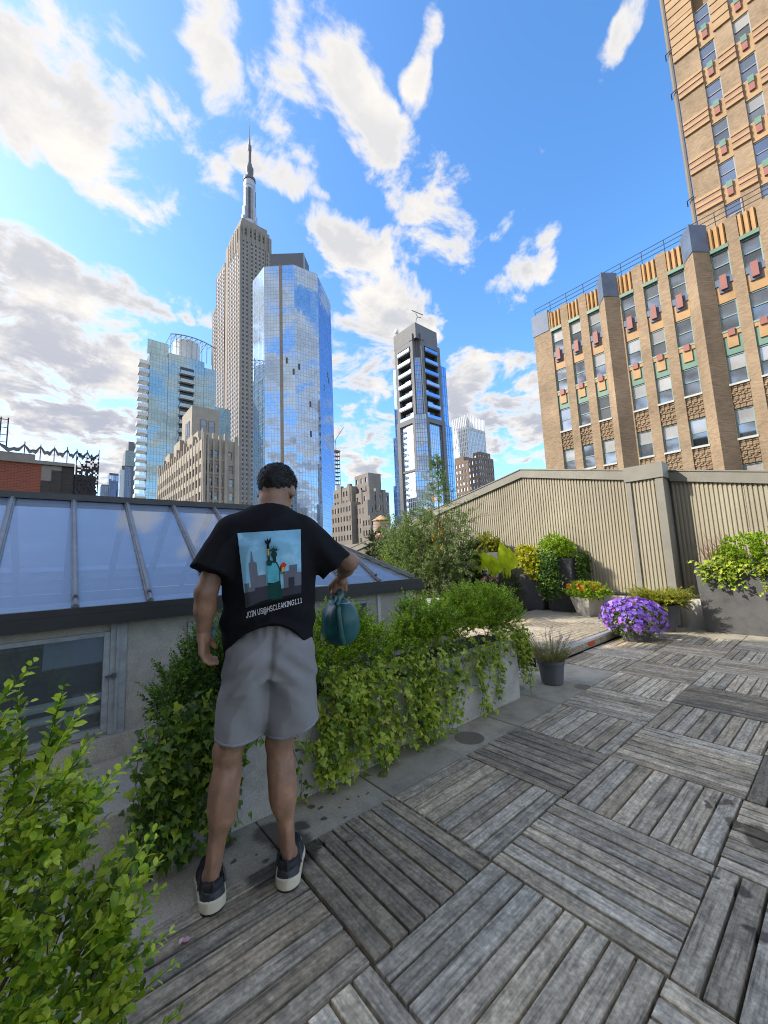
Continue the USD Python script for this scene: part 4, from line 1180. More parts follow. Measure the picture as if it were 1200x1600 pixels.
# stone frames on both faces (pairs of posts joined by a lintel), upper part set back from the lower
for lo, hi, ox in ((-42, 61, 0.0), (61.01, 96, .7)):
    for a0, a1 in ((113.6, 115.2), (123.2, 125.2)):
        MB().box(GX + ox, GX + 2.6, a0, a1, lo, hi).build('stone_post', M['concrete_grey'], gt)
    for a0, a1 in ((118.6, 120.4), (128.6, 130.8)):
        MB().box(a0, a1, GYY + ox, GYY + 2.6, lo, hi).build('stone_post', M['concrete_grey'], gt)
    MB().box(GX + ox, GX + 2.6, 115.21, 123.19, hi - 2.2, hi).build('lintel', M['concrete_grey'], gt)
    MB().box(120.41, 128.59, GYY + ox, GYY + 2.6, hi - 2.2, hi).build('lintel', M['concrete_grey'], gt)
MB().box(GX + .5, GX + 2.4, 113.4, 115.4, 96, 99).box(118.4, 120.6, GYY + .5, GYY + 2.4, 96, 99).build('post_head', M['concrete_grey'], gt)
glazing(gt, (GX + .9, 123.1), (GX + .9, 115.3), -42, 58.7, 7, 24, M['glass_grey'], M['mullion'], .14, .0015, split=.4)
glazing(gt, (120.5, GYY + .9), (128.5, GYY + .9), -42, 58.7, 7, 24, M['glass_grey'], M['mullion'], .14, .0015, split=.4)
for z in (-5, 17, 38):
    MB().box(GX + .4, GX + .95, 115.21, 123.19, z, z + .9).build('transom', M['concrete_grey'], gt)
for k in range(7):
    z = 60.5 + k * 5.1
    for plane, c, a0, a1 in (('x', GX, 115.25, 123.15), ('y', GYY, 120.45, 128.55)):
        b = holder('balcony', gt)
        m = MB(); rect(m, plane, c, a0, a1, z, z + .5, .3, 2.3); m.build('slab', M['concrete_grey'], b)
        m = MB(); rect(m, plane, c, a0, a1, z + .5, z + 1.9, .2, .28); m.build('rail', M['glass_grey' if k % 2 else 'glass_deep'], b)
        m = MB(); rect(m, plane, c, a0, a1, z + .51, min(z + 5.05, 93.7), 2.45, 2.48); m.build('opening', M['window_dark'], b)
        m = MB(); rect(m, plane, c, a0 + .4 + 2.2 * (k % 2), a0 + 3.2 + 2.2 * (k % 2), z + .6, z + 4.2, 2.40, 2.445); m.build('balcony_door', M['glass_grey'], b)
glazing(gt, (GX + 1.4, 113.5), (118.5, GYY + 1.4), -42, 88, 4, 34, M['glass_deep'], M['mullion_blue'], .14, .0015, split=.4)
glazing(gt, (GX - .2, 113.5), (118.5, GYY - .2), -42, 62, 5, 26, M['glass_blue'], M['mullion_blue'], .14, .0015, split=.4)
glazing(gt, (GX - 1.4, 113.4), (118.4, GYY - 1.6), -42, 37, 6, 20, M['glass_blue'], M['mullion_blue'], .14, .0015, split=.4)
MB().prism([(GX - 1.2, 113.5), (118.5, GYY - 1.4), (119, 114)], -42, 36.9).build('bay_core', M['penthouse_grey'], gt)
for y1, zt in ((128.0, 88), (129.6, 56), (131.0, 34)):
    glazing(gt, (GX + 1.6, y1), (GX + 1.6, 125.25), -42, zt, 2 if zt > 80 else 4, 28, M['glass_deep'], M['mullion_blue'], .14, .0015)
    MB().box(GX + 1.75, 128, 125.2, y1, -42, zt - .1).build('wing_core', M['penthouse_grey'], gt)
for x1, zt in ((135.0, 88), (136.6, 60)):
    glazing(gt, (130.85, GYY + 1.6), (x1, GYY + 1.6), -42, zt, 3 if zt > 80 else 4, 28, M['glass_deep'], M['mullion_blue'], .14, .0015)
    MB().box(130.9, x1, GYY + 1.75, 124, -42, zt - .1).build('wing_core', M['penthouse_grey'], gt)
MB().lathe([(0, 104.5), (.8, 104.8), (1.0, 105.8), (.6, 106.6), (0, 106.8)], (117, 124.5), 12).build('roof_dome', M['slab_white'], gt, smooth=True)
MB().tube([(117.5, 112.6, 103.4), (117.6, 112.4, 105.5), (118.2, 112.0, 106.8), (117.6, 112.4, 108.6)], .16, 6).beam((116.2, 113.4, 109.9), (120.2, 110.4, 107.6), .25, .25).beam((118.2, 112.0, 106.8), (119.4, 111, 106.4), .2, .2).build('roof_crane', M['mast_dark'], gt, kind='stuff')

# ---- white crowned tower and brown block behind the shed
wc = thing('crowned_tower', (303, 229, -42), 'far white gridded tower topped by a crown of upright fins', 'tower')
glazing(wc, (303, 246), (303, 229), -42, 126, 8, 36, M['glass_white'], M['slab_white'], .9, .006, hw=.8, out=.3)
glazing(wc, (303, 229), (331, 229), -42, 126, 12, 36, M['glass_white'], M['slab_white'], .9, .006, hw=.8, out=.3)
MB().box(303.3, 331, 229.3, 246, -42, 127).build('core', M['concrete_grey'], wc)
for k in range(8):
    y = 229.5 + k * 2.2
    MB().prism([(302.6, y), (304.2, y), (304.2, y + .9), (302.6, y + .9)], 124, 138, [(301.6, y), (302.6, y), (302.6, y + .9), (301.6, y + .9)]).build('fin', M['slab_white'], wc)
for k in range(12):
    x = 303.6 + k * 2.4
    MB().prism([(x, 228.6), (x + .9, 228.6), (x + .9, 230.2), (x, 230.2)], 124, 138, [(x, 227.6), (x + .9, 227.6), (x + .9, 228.6), (x, 228.6)]).build('fin', M['slab_white'], wc)
br_ = thing('far_brown_building', (187, 134, -42), 'far brown building with rows of small windows above the shed roof', 'building')
block(br_, 187.2, 200, 133.7, 153, 58.5, 6, 8, 'brown_brick', 'glass_white')
block(br_, 188.8, 199, 135, 140, 62.0, 4, 2, 'brown_brick', 'glass_white')
MB().box(187.5, 199, 146, 152.9, 58, 61.5).build('roof_block', M['brown_brick'], br_)

# ---- building site tower with its crane, far behind
th = thing('construction_tower', (165, 250, -42), 'thin unfinished tower with a crane jib right of the blue glass tower', 'tower')
MB().box(163.5, 167, 249.5, 253, -42, 60).build('core', M['slab_white'], th)
fr = MB()
for z in np.arange(60, 87, 3.2):
    fr.box(163, 167.5, 249.2, 253.2, z, z + .4)
for x in (163.2, 165.2, 167.1):
    fr.box(x, x + .3, 249.3, 249.6, 60, 87)
fr.box(162.6, 168, 249, 253.4, 86, 87.2)
fr.build('floor_frame', M['concrete_grey'], th, kind='stuff')
cr_ = MB(); cr_.beam((165, 251, 87), (165, 251, 95), .4, .4).beam((163.8, 251.7, 93.5), (170.2, 247.2, 106), .35, .35).beam((165, 251, 97), (170.2, 247.2, 106), .1, .1)
cr_.build('crane', M['bar_metal'], th, kind='stuff')

# ---- neighbouring building beyond the left edge: its shade lies over the near terrace
nb = thing('neighbour_building', (-24, 4, -42), 'tall brick neighbour beyond the left edge whose shade lies on the terrace', 'building')
q = np.array([.8 * -1, .6]); cxn, cyn = 3.06 - .8 * 20, 4.08 + .6 * 20
block(nb, cxn - 16, cxn, -14, cyn, 18.5, 6, 14, 'brown_brick')
# ------------------------------------------------------------------ planting
vr = np.random.default_rng(21)
leaf_mat('box_leaf', [(0, (.08, .16, .010)), (.4, (.24, .40, .02)), (.75, (.40, .55, .035)), (1, (.52, .62, .06))])
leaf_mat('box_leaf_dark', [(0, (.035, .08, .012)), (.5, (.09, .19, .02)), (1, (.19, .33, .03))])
leaf_mat('near_leaf', [(0, (.05, .11, .012)), (.3, (.18, .30, .018)), (.65, (.40, .50, .035)), (1, (.58, .63, .08))], .36)
leaf_mat('ivy_leaf', [(0, (.10, .18, .015)), (.3, (.22, .33, .028)), (.6, (.38, .46, .045)), (1, (.52, .54, .09))], .42)
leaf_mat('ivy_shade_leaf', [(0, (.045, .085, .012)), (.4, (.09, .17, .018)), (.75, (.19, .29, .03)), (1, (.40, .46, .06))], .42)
leaf_mat('ivy_green', [(0, (.04, .10, .016)), (.5, (.10, .21, .03)), (.9, (.18, .30, .04)), (1, (.40, .42, .15))], .42)
leaf_mat('olive_leaf', [(0, (.055, .10, .03)), (.5, (.16, .24, .08)), (1, (.30, .37, .14))], .5)
leaf_mat('dark_leaf', [(0, (.012, .028, .010)), (.6, (.025, .05, .016)), (1, (.06, .10, .03))], .5)
leaf_mat('juniper_leaf', [(0, (.12, .15, .015)), (.5, (.27, .28, .025)), (1, (.42, .40, .05))], .6)
leaf_mat('gold_leaf', [(0, (.28, .31, .02)), (.5, (.46, .45, .03)), (1, (.62, .58, .06))], .5)
leaf_mat('lime_leaf', [(0, (.48, .62, .03)), (1, (.60, .70, .06))], .4, .5)
leaf_mat('petunia_petal', [(0, (.18, .07, .50)), (.45, (.30, .15, .72)), (.8, (.42, .27, .80)), (1, (.40, .06, .55))], .6, .3)
leaf_mat('orange_petal', [(0, (.60, .10, .015)), (.5, (.75, .24, .02)), (1, (.80, .50, .04))], .6, .3)
leaf_mat('pink_petal', [(0, (.60, .12, .30)), (.6, (.75, .40, .50)), (1, (.80, .75, .70))], .6, .3)
leaf_mat('dry_grass', [(0, (.16, .135, .05)), (.6, (.40, .33, .14)), (1, (.24, .28, .10))], .8, .2)
leaf_mat('lavender_petal', [(0, (.28, .22, .42)), (1, (.42, .36, .55))], .7, .3)
leaf_mat('red_grass', [(0, (.14, .05, .05)), (1, (.26, .12, .09))], .7, .3)
mat('twig', (.10, .075, .045), .85, .3, 20)
mat('green_stem', (.08, .12, .03), .7, .3, 20)
mat('pot_glaze', (.085, .088, .095), .55, .35, 7, stretch=(1, 1, .25), bump=.002, bscale=20)
mat('pot_stone', (.36, .34, .31), .75, .15, 8, bump=.002)
mat('pot_charcoal', (.07, .073, .08), .6, .25, 6)
mat('white_plastic', (.62, .62, .62), .5, .08)


def frames(d, spin=None):
    d = d / (np.linalg.norm(d, axis=1, keepdims=True) + 1e-9)
    ref = np.where(np.abs(d[:, 2:]) < .95, [0, 0, 1.0], [1.0, 0, 0])
    s = np.cross(d, ref); s /= np.linalg.norm(s, axis=1, keepdims=True) + 1e-9
    n = np.cross(s, d)
    if spin is not None:
        c, q = np.cos(spin)[:, None], np.sin(spin)[:, None]
        s, n = c * s + q * n, -q * s + c * n
    return d, s, n


SHAPES = {  # outline (along, across, lift) and how the faces fan
    'small': ([(0, 0, 0), (.52, .34, .10), (1, 0, 0), (.52, -.34, .10)], [(0, 2, 1), (0, 3, 2)]),
    'oval': ([(0, 0, 0), (.28, .25, .07), (.68, .30, .08), (1, 0, -.06), (.68, -.30, .08), (.28, -.25, .07), (.5, 0, 0)], [(6, 1, 0), (6, 2, 1), (6, 3, 2), (6, 4, 3), (6, 5, 4), (6, 0, 5)]),
    'ivy': ([(0, 0, 0), (-.12, .36, .03), (.22, .58, -.05), (.42, .33, .04), (1, 0, -.14), (.42, -.33, .04), (.22, -.58, -.05), (-.12, -.36, .03), (.3, 0, .03)],
            [(8, k, (k + 1) % 8)[::-1] for k in range(8)]),
    'needle': ([(0, .06, 0), (1, 0, 0), (0, -.06, 0)], [(0, 2, 1)]),
    'lance': ([(0, 0, 0), (.4, .13, .03), (1, 0, -.08), (.4, -.13, .03)], [(0, 2, 1), (0, 3, 2)]),
    'flower': ([(0, 0, .0)] + [(math.cos(a) * (.5 if k % 2 == 0 else .40), math.sin(a) * (.5 if k % 2 == 0 else .40), .12) for k, a in enumerate(np.arange(10) * PI / 5)], [(0, 1 + k, 1 + (k + 1) % 10) for k in range(10)]),
}


def leaves(mb, pos, d, length, shape, spin=None):
    """one leaf at each pos, growing along d"""
    o, fc = SHAPES[shape]
    o = np.array(o); d, s, n = frames(np.asarray(d, float), spin)
    L = np.broadcast_to(length, (len(pos),))[:, None, None]
    v = pos[:, None] + L * (o[None, :, :1] * d[:, None] + o[None, :, 1:2] * s[:, None] + o[None, :, 2:] * n[:, None])
    f = (np.array(fc)[None] + (np.arange(len(pos)) * len(o))[:, None, None]).reshape(-1, 3)
    mb.add(v.reshape(-1, 3), f, np.repeat(pick.random(len(pos)), len(o)))


def shoots(base, dirs, lens, per, leaf, shape, mb, stem=None, stem_r=.0015, lean=.75, bend=.2, start=.15, droop=0.0):
    """leafy shoots: each a bent stem with leaves round it, smaller towards the tip"""
    n = len(base)
    d, s, q = frames(dirs + 0)
    wob = vr.normal(0, bend, (n, 3))
    t = np.linspace(start, 1, per)[None, :, None]
    path = lambda tt: base[:, None] + lens[:, None, None] * (d[:, None] * tt + wob[:, None] * tt ** 2 * .5 + np.array([0, 0, -droop]) * tt ** 2)
    p = path(t)
    tan = d[:, None] + wob[:, None] * t + np.array([0, 0, -2 * droop]) * t
    tan /= np.linalg.norm(tan, axis=2, keepdims=True)
    ang = vr.uniform(0, 2 * PI, (n, 1)) + np.arange(per)[None] * 2.4 + vr.normal(0, .3, (n, per))
    side = np.cos(ang)[..., None] * s[:, None] + np.sin(ang)[..., None] * q[:, None]
    ld = side * lean + tan * (1 - lean * .5) + vr.normal(0, .15, (n, per, 3))
    L = leaf * (1.1 - .45 * t[..., 0] ** 2) * vr.uniform(.75, 1.2, (n, per))
    leaves(mb, p.reshape(-1, 3), ld.reshape(-1, 3), L.reshape(-1), shape, vr.normal(0, .5, n * per))
    if stem is not None:
        tt = np.linspace(0, 1, 4)[None, :, None]
        pp = path(tt)
        for k in range(n):
            stem.tube(pp[k], [stem_r, stem_r, stem_r * .8, stem_r * .4], 3, False)


def mound(c, r, n, up=.5, hollow=.55):
    """n shoot bases inside an ellipsoid with directions pointing out and up"""
    u = vr.normal(0, 1, (n, 3)); u /= np.linalg.norm(u, axis=1, keepdims=True)
    rad = hollow + (1 - hollow) * vr.uniform(0, 1, n) ** .6
    b = np.asarray(c) + u * np.asarray(r) * rad[:, None]
    d = u + np.array([0, 0, up]) + vr.normal(0, .25, (n, 3))
    return b, d / np.linalg.norm(d, axis=1, keepdims=True)


def lump(pts, n, r, up=.8):
    """shoots over several overlapping mounds"""
    bs, ds = [], []
    w = np.array([p[3] ** 2 for p in pts]); w = w / w.sum()
    for p, k in zip(pts, (w * n).astype(int)):
        b, d = mound(p[:3], (p[3] * r[0], p[3] * r[1], p[3] * r[2]), max(k, 3), up)
        bs.append(b); ds.append(d)
    return np.vstack(bs), np.vstack(ds)


# ---- bushy shrub at the very front left
nbsh = thing('shrub', (-.12, 1.0, 0), 'large bright green leafy shrub filling the lower left corner, nearest of all', 'shrub')
MB().box(-.42, .02, .82, 1.22, -.02, .30).build('planter_box', M['dark_planter'], nbsh)
blobs = [(-.15, 1.0, .42, .20), (-.06, .95, .62, .17), (-.16, 1.02, .78, .15), (-.06, 1.0, .40, .17), (-.02, .98, .50, .13), (-.25, .95, .75, .17), (-.05, 1.05, .74, .12),
         (-.08, .9, .25, .17), (-.02, .96, .28, .12), (-.03, .99, .64, .09), (-.02, 1.0, .84, .07), (-.12, .98, .90, .08), (-.3, 1.0, .5, .2), (.04, .99, .42, .08), (-.04, .92, .14, .14)]
b, d = lump(blobs, 900, (1, 1, 1.1), .7)
L = vr.uniform(.06, .13, len(b))
# a few long leading shoots at the top and to the right
xb = np.array([[-.0, .97, .86], [.01, .97, .88], [-.03, .99, .86], [.04, .98, .74], [.06, .97, .66], [.07, .98, .52], [.09, .97, .42], [.10, .96, .44], [.05, .97, .60], [-.1, .97, .9], [.10, .95, .36], [-.01, .96, .84]])
xd = np.array([[.10, 0, 1.0], [.05, .1, 1], [-.2, 0, 1], [.5, 0, .8], [.7, 0, .6], [.8, 0, .35], [.8, 0, .25], [.7, .1, .5], [.6, 0, .9], [-.1, 0, 1], [.6, -.1, .2], [.25, -.1, .9]])
b = np.vstack([b, xb]); d = np.vstack([d, xd]); L = np.r_[L, .19, .16, .13, .12, .12, .10, .12, .10, .12, .14, .12, .15]
vis = np.argsort(-(b[:, 0] - b[:, 1] * .6 + b[:, 2] * .25 + (np.arange(len(b)) >= len(b) - 12) * 2))
for k in vis[:150]:
    m, sm_ = MB(), MB()
    shoots(b[k:k + 1], d[k:k + 1], L[k:k + 1], 20, .0215, 'oval', m, m, .0014)
    m.build('sprig', M['near_leaf'], nbsh)
m, sm_ = MB(), MB()
rest = vis[150:]
shoots(b[rest], d[rest], L[rest], 18, .0215, 'oval', m, sm_, .0014)
m.build('foliage', M['near_leaf'], nbsh, kind='stuff'); sm_.build('stems', M['twig'], nbsh, kind='stuff')
tr_ = MB()
for k in range(14):
    p = np.array([-.12 + vr.normal(0, .05), 1.0 + vr.normal(0, .05), .28]); q = p + np.array([vr.normal(0, .12), vr.normal(0, .08), vr.uniform(.25, .5)])
    tr_.tube([p, (p + q) / 2 + vr.normal(0, .015, 3), q], [.006, .005, .003], 5)
tr_.build('branches', M['twig'], nbsh, kind='stuff')

# ---- the row of pale planters along the skylight house
pa = thing('planter', (1.04, 2.2, 0), 'pale grey planter box right in front of the man, mostly under ivy', 'planter')
MB().cham(.45, 1.66, 2.03, 2.42, 0, .47, .006).build('box', M['pale_planter'], pa)
pb = thing('planter', (2.6, 2.2, 0), 'pale grey planter box behind the dark round stain, right end of the row', 'planter')
MB().cham(2.03, 3.17, 2.03, 2.42, 0, .49, .006).build('box', M['pale_planter'], pb)
pc = thing('planter', (1.85, 2.24, 0), 'narrow pale planter box between the two long ones, hidden in ivy', 'planter')
MB().cham(1.69, 2.0, 2.10, 2.42, 0, .42, .006).build('box', M['pale_planter'], pc)
for P_, (x0, x1, z) in ((pa, (.47, 1.64, .4705)), (pb, (2.05, 3.15, .4905)), (pc, (1.71, 1.98, .4205))):
    MB().box(x0, x1, 2.12, 2.40, z - .01, z + .004).build('soil', M['soil'], P_)


def boxwood(name, label, blobs, n, matn, base, group=None, leaf=.021, ln=(.07, .14), per=17):
    t = thing(name, base, label, 'shrub', group)
    b, d = lump(blobs, n, (1, 1, 1), .95)
    ok = b[:, 1] > 1.93
    b, d = b[ok], d[ok]
    m, s_ = MB(), MB()
    shoots(b, d, vr.uniform(*ln, len(b)), per, leaf, 'small', m, s_, .0011, lean=.8)
    m.build('foliage', M[matn], t, kind='stuff'); s_.build('stems', M['twig'], t, kind='stuff')
    return t


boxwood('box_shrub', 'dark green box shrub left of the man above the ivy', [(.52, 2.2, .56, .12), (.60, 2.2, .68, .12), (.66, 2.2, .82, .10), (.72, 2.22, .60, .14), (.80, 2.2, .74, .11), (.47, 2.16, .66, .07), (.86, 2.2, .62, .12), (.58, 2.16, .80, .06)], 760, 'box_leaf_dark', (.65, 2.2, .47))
boxwood('box_shrub', 'green box shrub behind the teal watering can', [(1.25, 2.2, .62, .14), (1.38, 2.2, .70, .15), (1.5, 2.2, .78, .13), (1.6, 2.22, .66, .15), (1.44, 2.2, .84, .08), (1.72, 2.22, .64, .10), (1.12, 2.2, .6, .12), (1.35, 2.15, .84, .06)], 1000, 'box_leaf', (1.4, 2.2, .47))
boxwood('box_shrub', 'lower green box shrub at the left half of the last pale planter', [(2.02, 2.2, .64, .12), (2.15, 2.2, .72, .13), (2.3, 2.2, .72, .14), (2.42, 2.22, .66, .14), (1.95, 2.18, .56, .09), (2.1, 2.2, .80, .09)], 800, 'box_leaf', (2.2, 2.2, .49))
boxwood('box_shrub', 'bright green box shrub at the right half of the last pale planter', [(2.62, 2.22, .74, .16), (2.8, 2.22, .76, .16), (2.98, 2.22, .74, .17), (3.15, 2.22, .70, .16), (3.32, 2.22, .64, .13), (2.7, 2.2, .86, .09), (3.08, 2.2, .84, .09), (3.22, 2.2, .80, .08), (2.9, 2.2, .86, .08)], 1200, 'box_leaf', (2.95, 2.2, .49))


def ivy(name, label, strands, matn, base, leaf=.034, dens=62, seed=0, group=None, face=(0, -1, 0), single=0):
    """trailing strands: each (x, y, z) start, end z, sideways drift, how far it stands off"""
    t = thing(name, base, label, 'ivy', group)
    m, s_ = MB(), MB()
    face = np.asarray(face, float); side = np.cross([0, 0, 1.0], face)
    P, D, L = [], [], []
    for (p, z1, drift, off) in strands:
        p = np.asarray(p, float); h = p[2] - z1
        n = max(int(h * dens), 4)
        tt = np.linspace(0, 1, 9)
        ph = vr.uniform(0, 6)
        line = p[None] + np.c_[np.zeros(9), np.zeros(9), -h * tt] + face[None] * (off * np.minimum(1, tt * 4) + .012 * np.sin(tt * 7 + ph))[:, None] + side[None] * (drift * tt + .025 * np.sin(tt * 6 + ph))[:, None]
        s_.tube(line, .0016, 4, False)
        k = vr.uniform(0, 8, n); i = k.astype(int); f = (k - i)[:, None]
        q = line[i] * (1 - f) + line[np.minimum(i + 1, 8)] * f
        q = q + face * vr.uniform(-.012, .04, n)[:, None] + side * vr.normal(0, .026, n)[:, None] + np.array([0, 0, 1]) * vr.normal(0, .012, n)[:, None]
        d = face * vr.uniform(.1, .8, n)[:, None] + side * vr.normal(0, .55, n)[:, None] + np.array([0, 0, -1]) * vr.uniform(.0, .9, n)[:, None]
        P.append(q); D.append(d); L.append(leaf * vr.uniform(.45, 1.25, n))
    P, D, L = np.vstack(P), np.vstack(D), np.concatenate(L)
    sp = vr.normal(0, .6, len(P))
    front = np.argsort(-(P @ face) - L)[:single]       # the leaves that hang foremost can be picked apart
    for k in front:
        one = MB(); leaves(one, P[k:k + 1], D[k:k + 1], L[k:k + 1], 'ivy', sp[k:k + 1]); one.build('leaf', M[matn], t)
    rest = np.setdiff1d(np.arange(len(P)), front)
    leaves(m, P[rest], D[rest], L[rest], 'ivy', sp[rest])
    m.build('leaves', M[matn], t, kind='stuff'); s_.build('vines', M['green_stem'], t, kind='stuff')
    return t


def strands(x0, x1, n, z0, z1, y, zj=.1, spread=.05, off=.03):
    return [((vr.uniform(x0, x1), y + vr.uniform(-.02, .05), z0 + vr.uniform(-.05, .06)), max(.01, z1 + vr.uniform(-zj * .3, zj)), vr.normal(0, spread), off * vr.uniform(.3, 1.6)) for _ in range(n)]


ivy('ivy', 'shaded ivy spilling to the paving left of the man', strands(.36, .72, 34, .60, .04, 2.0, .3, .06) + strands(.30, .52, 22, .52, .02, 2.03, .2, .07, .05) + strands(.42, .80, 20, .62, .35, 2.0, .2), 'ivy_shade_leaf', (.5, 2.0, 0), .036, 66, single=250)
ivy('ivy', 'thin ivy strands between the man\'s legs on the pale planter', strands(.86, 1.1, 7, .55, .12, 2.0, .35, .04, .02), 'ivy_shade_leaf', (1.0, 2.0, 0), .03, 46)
ivy('ivy', 'yellow green ivy curtain hanging to the paving just right of the man', strands(1.18, 1.60, 31, .60, .06, 2.0, .35, .05) + strands(1.2, 1.55, 10, .62, .005, 1.99, .1, .05, .05) + strands(1.08, 1.3, 5, .35, .02, 1.99, .1), 'ivy_leaf', (1.4, 2.0, 0), .036, 70, single=250)
ivy('ivy', 'yellow green ivy filling the gap between the two long planters down to the floor', strands(1.68, 2.02, 27, .58, .03, 2.01, .16, .05, .045), 'ivy_leaf', (1.84, 2.0, 0), .034, 70, single=200)
ivy('ivy', 'yellow green ivy trailing over the front of the right hand pale planter', strands(2.02, 3.2, 50, .58, .37, 2.0, .18, .06) + strands(2.05, 2.32, 9, .5, .02, 2.0, .12, .05, .03) + strands(2.52, 2.62, 5, .5, .06, 2.0, .1, .05, .03) + strands(2.78, 2.9, 3, .45, .03, 2.0, .1, .03, .03) + strands(2.3, 2.5, 3, .5, .2, 2.0, .1), 'ivy_leaf', (2.6, 2.0, 0), .033, 66, single=200)
ivy('ivy', 'yellow green ivy falling over the right end of the planter row beside the lavender pot', [((3.18 + vr.uniform(0, .10), vr.uniform(2.0, 2.38), .56 + vr.uniform(-.06, .06)), vr.uniform(.12, .42), vr.normal(0, .05), .02) for _ in range(40)] + [((3.27, 2.02, .5), .005, .02, .03), ((3.3, 2.03, .48), .02, .04, .03), ((3.24, 2.05, .5), .1, .02, .03)], 'ivy_leaf', (3.25, 2.2, 0), .032, 62, face=(.75, -.66, 0))

# ---- lavender in a weathered grey pot
lp = thing('lavender_pot', (3.72, 2.02, 0), 'weathered grey round pot of half dry lavender at the end of the planter row', 'plant pot')
MB().lathe([(0, .004), (.092, .004), (.098, .02), (.118, .185), (.128, .19), (.128, .222), (.114, .222), (.108, .19), (0, .19)], (3.72, 2.02), 36).build('pot', M['pot_glaze'], lp, smooth=35)
m, s_, fl = MB(), MB(), MB()
n = 130
a = vr.uniform(0, 2 * PI, n); r = .10 * vr.uniform(0, 1, n) ** .5
b = np.c_[3.72 + np.cos(a) * r, 2.02 + np.sin(a) * r, np.full(n, .19)]
d = np.c_[np.cos(a) * 1.05 * vr.uniform(.3, 1.3, n), np.sin(a) * 1.05 * vr.uniform(.3, 1.3, n), np.ones(n)]
shoots(b, d, vr.uniform(.12, .25, n), 22, .026, 'lance', m, s_, .0012, lean=.6)
m.build('foliage', M['dry_grass'], lp, kind='stuff')
n = 46
a = vr.uniform(0, 2 * PI, n); r = .08 * vr.uniform(0, 1, n) ** .5
b = np.c_[3.72 + np.cos(a) * r, 2.02 + np.sin(a) * r, np.full(n, .2)]
d = unit([0, 0, 1]) + np.c_[np.cos(a) * .55, np.sin(a) * .55, np.zeros(n)] + vr.normal(0, .15, (n, 3)); d /= np.linalg.norm(d, axis=1, keepdims=True)
ln = vr.uniform(.22, .36, n)
for k in range(n):
    s_.tube([b[k], b[k] + d[k] * ln[k]], .0011, 3, False)
    q = b[k] + d[k] * ln[k] * np.linspace(.78, 1, 7)[:, None]
    leaves(fl, q, d[k] + vr.normal(0, .6, (7, 3)), .014, 'small')
fl.build('flower_spikes', M['lavender_petal'], lp, kind='stuff'); s_.build('stems', M['dry_grass'], lp, kind='stuff')

# ---- mound of violet petunias
pt = thing('petunia', (6.18, 2.1, 0), 'round mound of violet petunia flowers on the deck before the juniper pot', 'flowers')
MB().lathe([(0, 0), (.15, 0), (.2, .16), (.19, .17), (0, .15)], (6.18, 2.1), 20).build('pot', M['pot_charcoal'], pt, smooth=35)
b, d = mound((6.18, 2.1, .27), (.26, .32, .18), 420, .35, .7)
m, s_ = MB(), MB()
shoots(b, d, vr.uniform(.05, .12, len(b)), 9, .03, 'small', m, s_, .0015)
m.build('foliage', M['olive_leaf'], pt, kind='stuff'); s_.build('stems', M['green_stem'], pt, kind='stuff')
n = 520
u = vr.normal(0, 1, (n, 3)); u /= np.linalg.norm(u, axis=1, keepdims=True); u[:, 2] = np.where(u[:, 2] < -.55, -u[:, 2], u[:, 2])
q = np.array([6.18, 2.1, .30]) + u * np.array([.32, .38, .25]) * vr.uniform(.93, 1.14, n)[:, None]
q[:, 2] = np.maximum(q[:, 2], .04)
tilt = u + vr.normal(0, .35, (n, 3))
dd, ss, nn2 = frames(tilt, vr.uniform(0, 6, n))
# turn the discs to face outward
v = np.empty((0, 3)); o_ = np.array(SHAPES['flower'][0]); Lf = vr.uniform(.042, .072, n)[:, None, None]
v = q[:, None] + Lf * (o_[None, :, :1] * ss[:, None] + o_[None, :, 1:2] * nn2[:, None] + o_[None, :, 2:] * dd[:, None])
f = (np.array(SHAPES['flower'][1])[None] + (np.arange(n) * len(o_))[:, None, None]).reshape(-1, 3)
MB().add(v.reshape(-1, 3), f, np.repeat(pick.random(n), len(o_))).build('blossoms', M['petunia_petal'], pt, kind='stuff')


def discs(center, rad, n, size, zmin=-1e9, lowcut=-.2):
    u = vr.normal(0, 1, (n, 3)); u /= np.linalg.norm(u, axis=1, keepdims=True); u[:, 2] = np.where(u[:, 2] < lowcut, -u[:, 2], u[:, 2])
    q = np.asarray(center) + u * np.asarray(rad) * vr.uniform(.9, 1.12, n)[:, None]
    dd, ss, n2 = frames(u + vr.normal(0, .4, (n, 3)), vr.uniform(0, 6, n))
    L_ = size * vr.uniform(.7, 1.2, n)[:, None, None]
    v = q[:, None] + L_ * (o_[None, :, :1] * ss[:, None] + o_[None, :, 1:2] * n2[:, None] + o_[None, :, 2:] * dd[:, None])
    f = (np.array(SHAPES['flower'][1])[None] + (np.arange(n) * len(o_))[:, None, None]).reshape(-1, 3)
    return v.reshape(-1, 3), f, np.repeat(pick.random(n), len(o_))


# ---- golden juniper in a charcoal pot
jp = thing('juniper_pot', (7.12, 2.03, 0), 'spreading golden juniper in a round charcoal pot behind the petunias', 'plant pot')
MB().lathe([(0, .005), (.15, .005), (.19, .12), (.235, .36), (.25, .37), (.25, .40), (.225, .40), (.2, .36), (0, .36)], (7.12, 2.03), 32).build('pot', M['pot_charcoal'], jp, smooth=35)
n = 330
a = vr.uniform(0, 2 * PI, n); el = vr.uniform(.05, .9, n)
d = np.c_[np.cos(a), np.sin(a), el]; d /= np.linalg.norm(d, axis=1, keepdims=True)
b = np.array([7.12, 2.03, .40]) + np.c_[np.cos(a), np.sin(a), np.zeros(n)] * vr.uniform(.0, .22, n)[:, None] + np.c_[np.zeros(n), np.zeros(n), vr.uniform(-.03, .1, n)]
m, s_ = MB(), MB()
shoots(b, d, vr.uniform(.16, .34, n), 34, .05, 'lance', m, s_, .002, lean=.55, droop=.12)
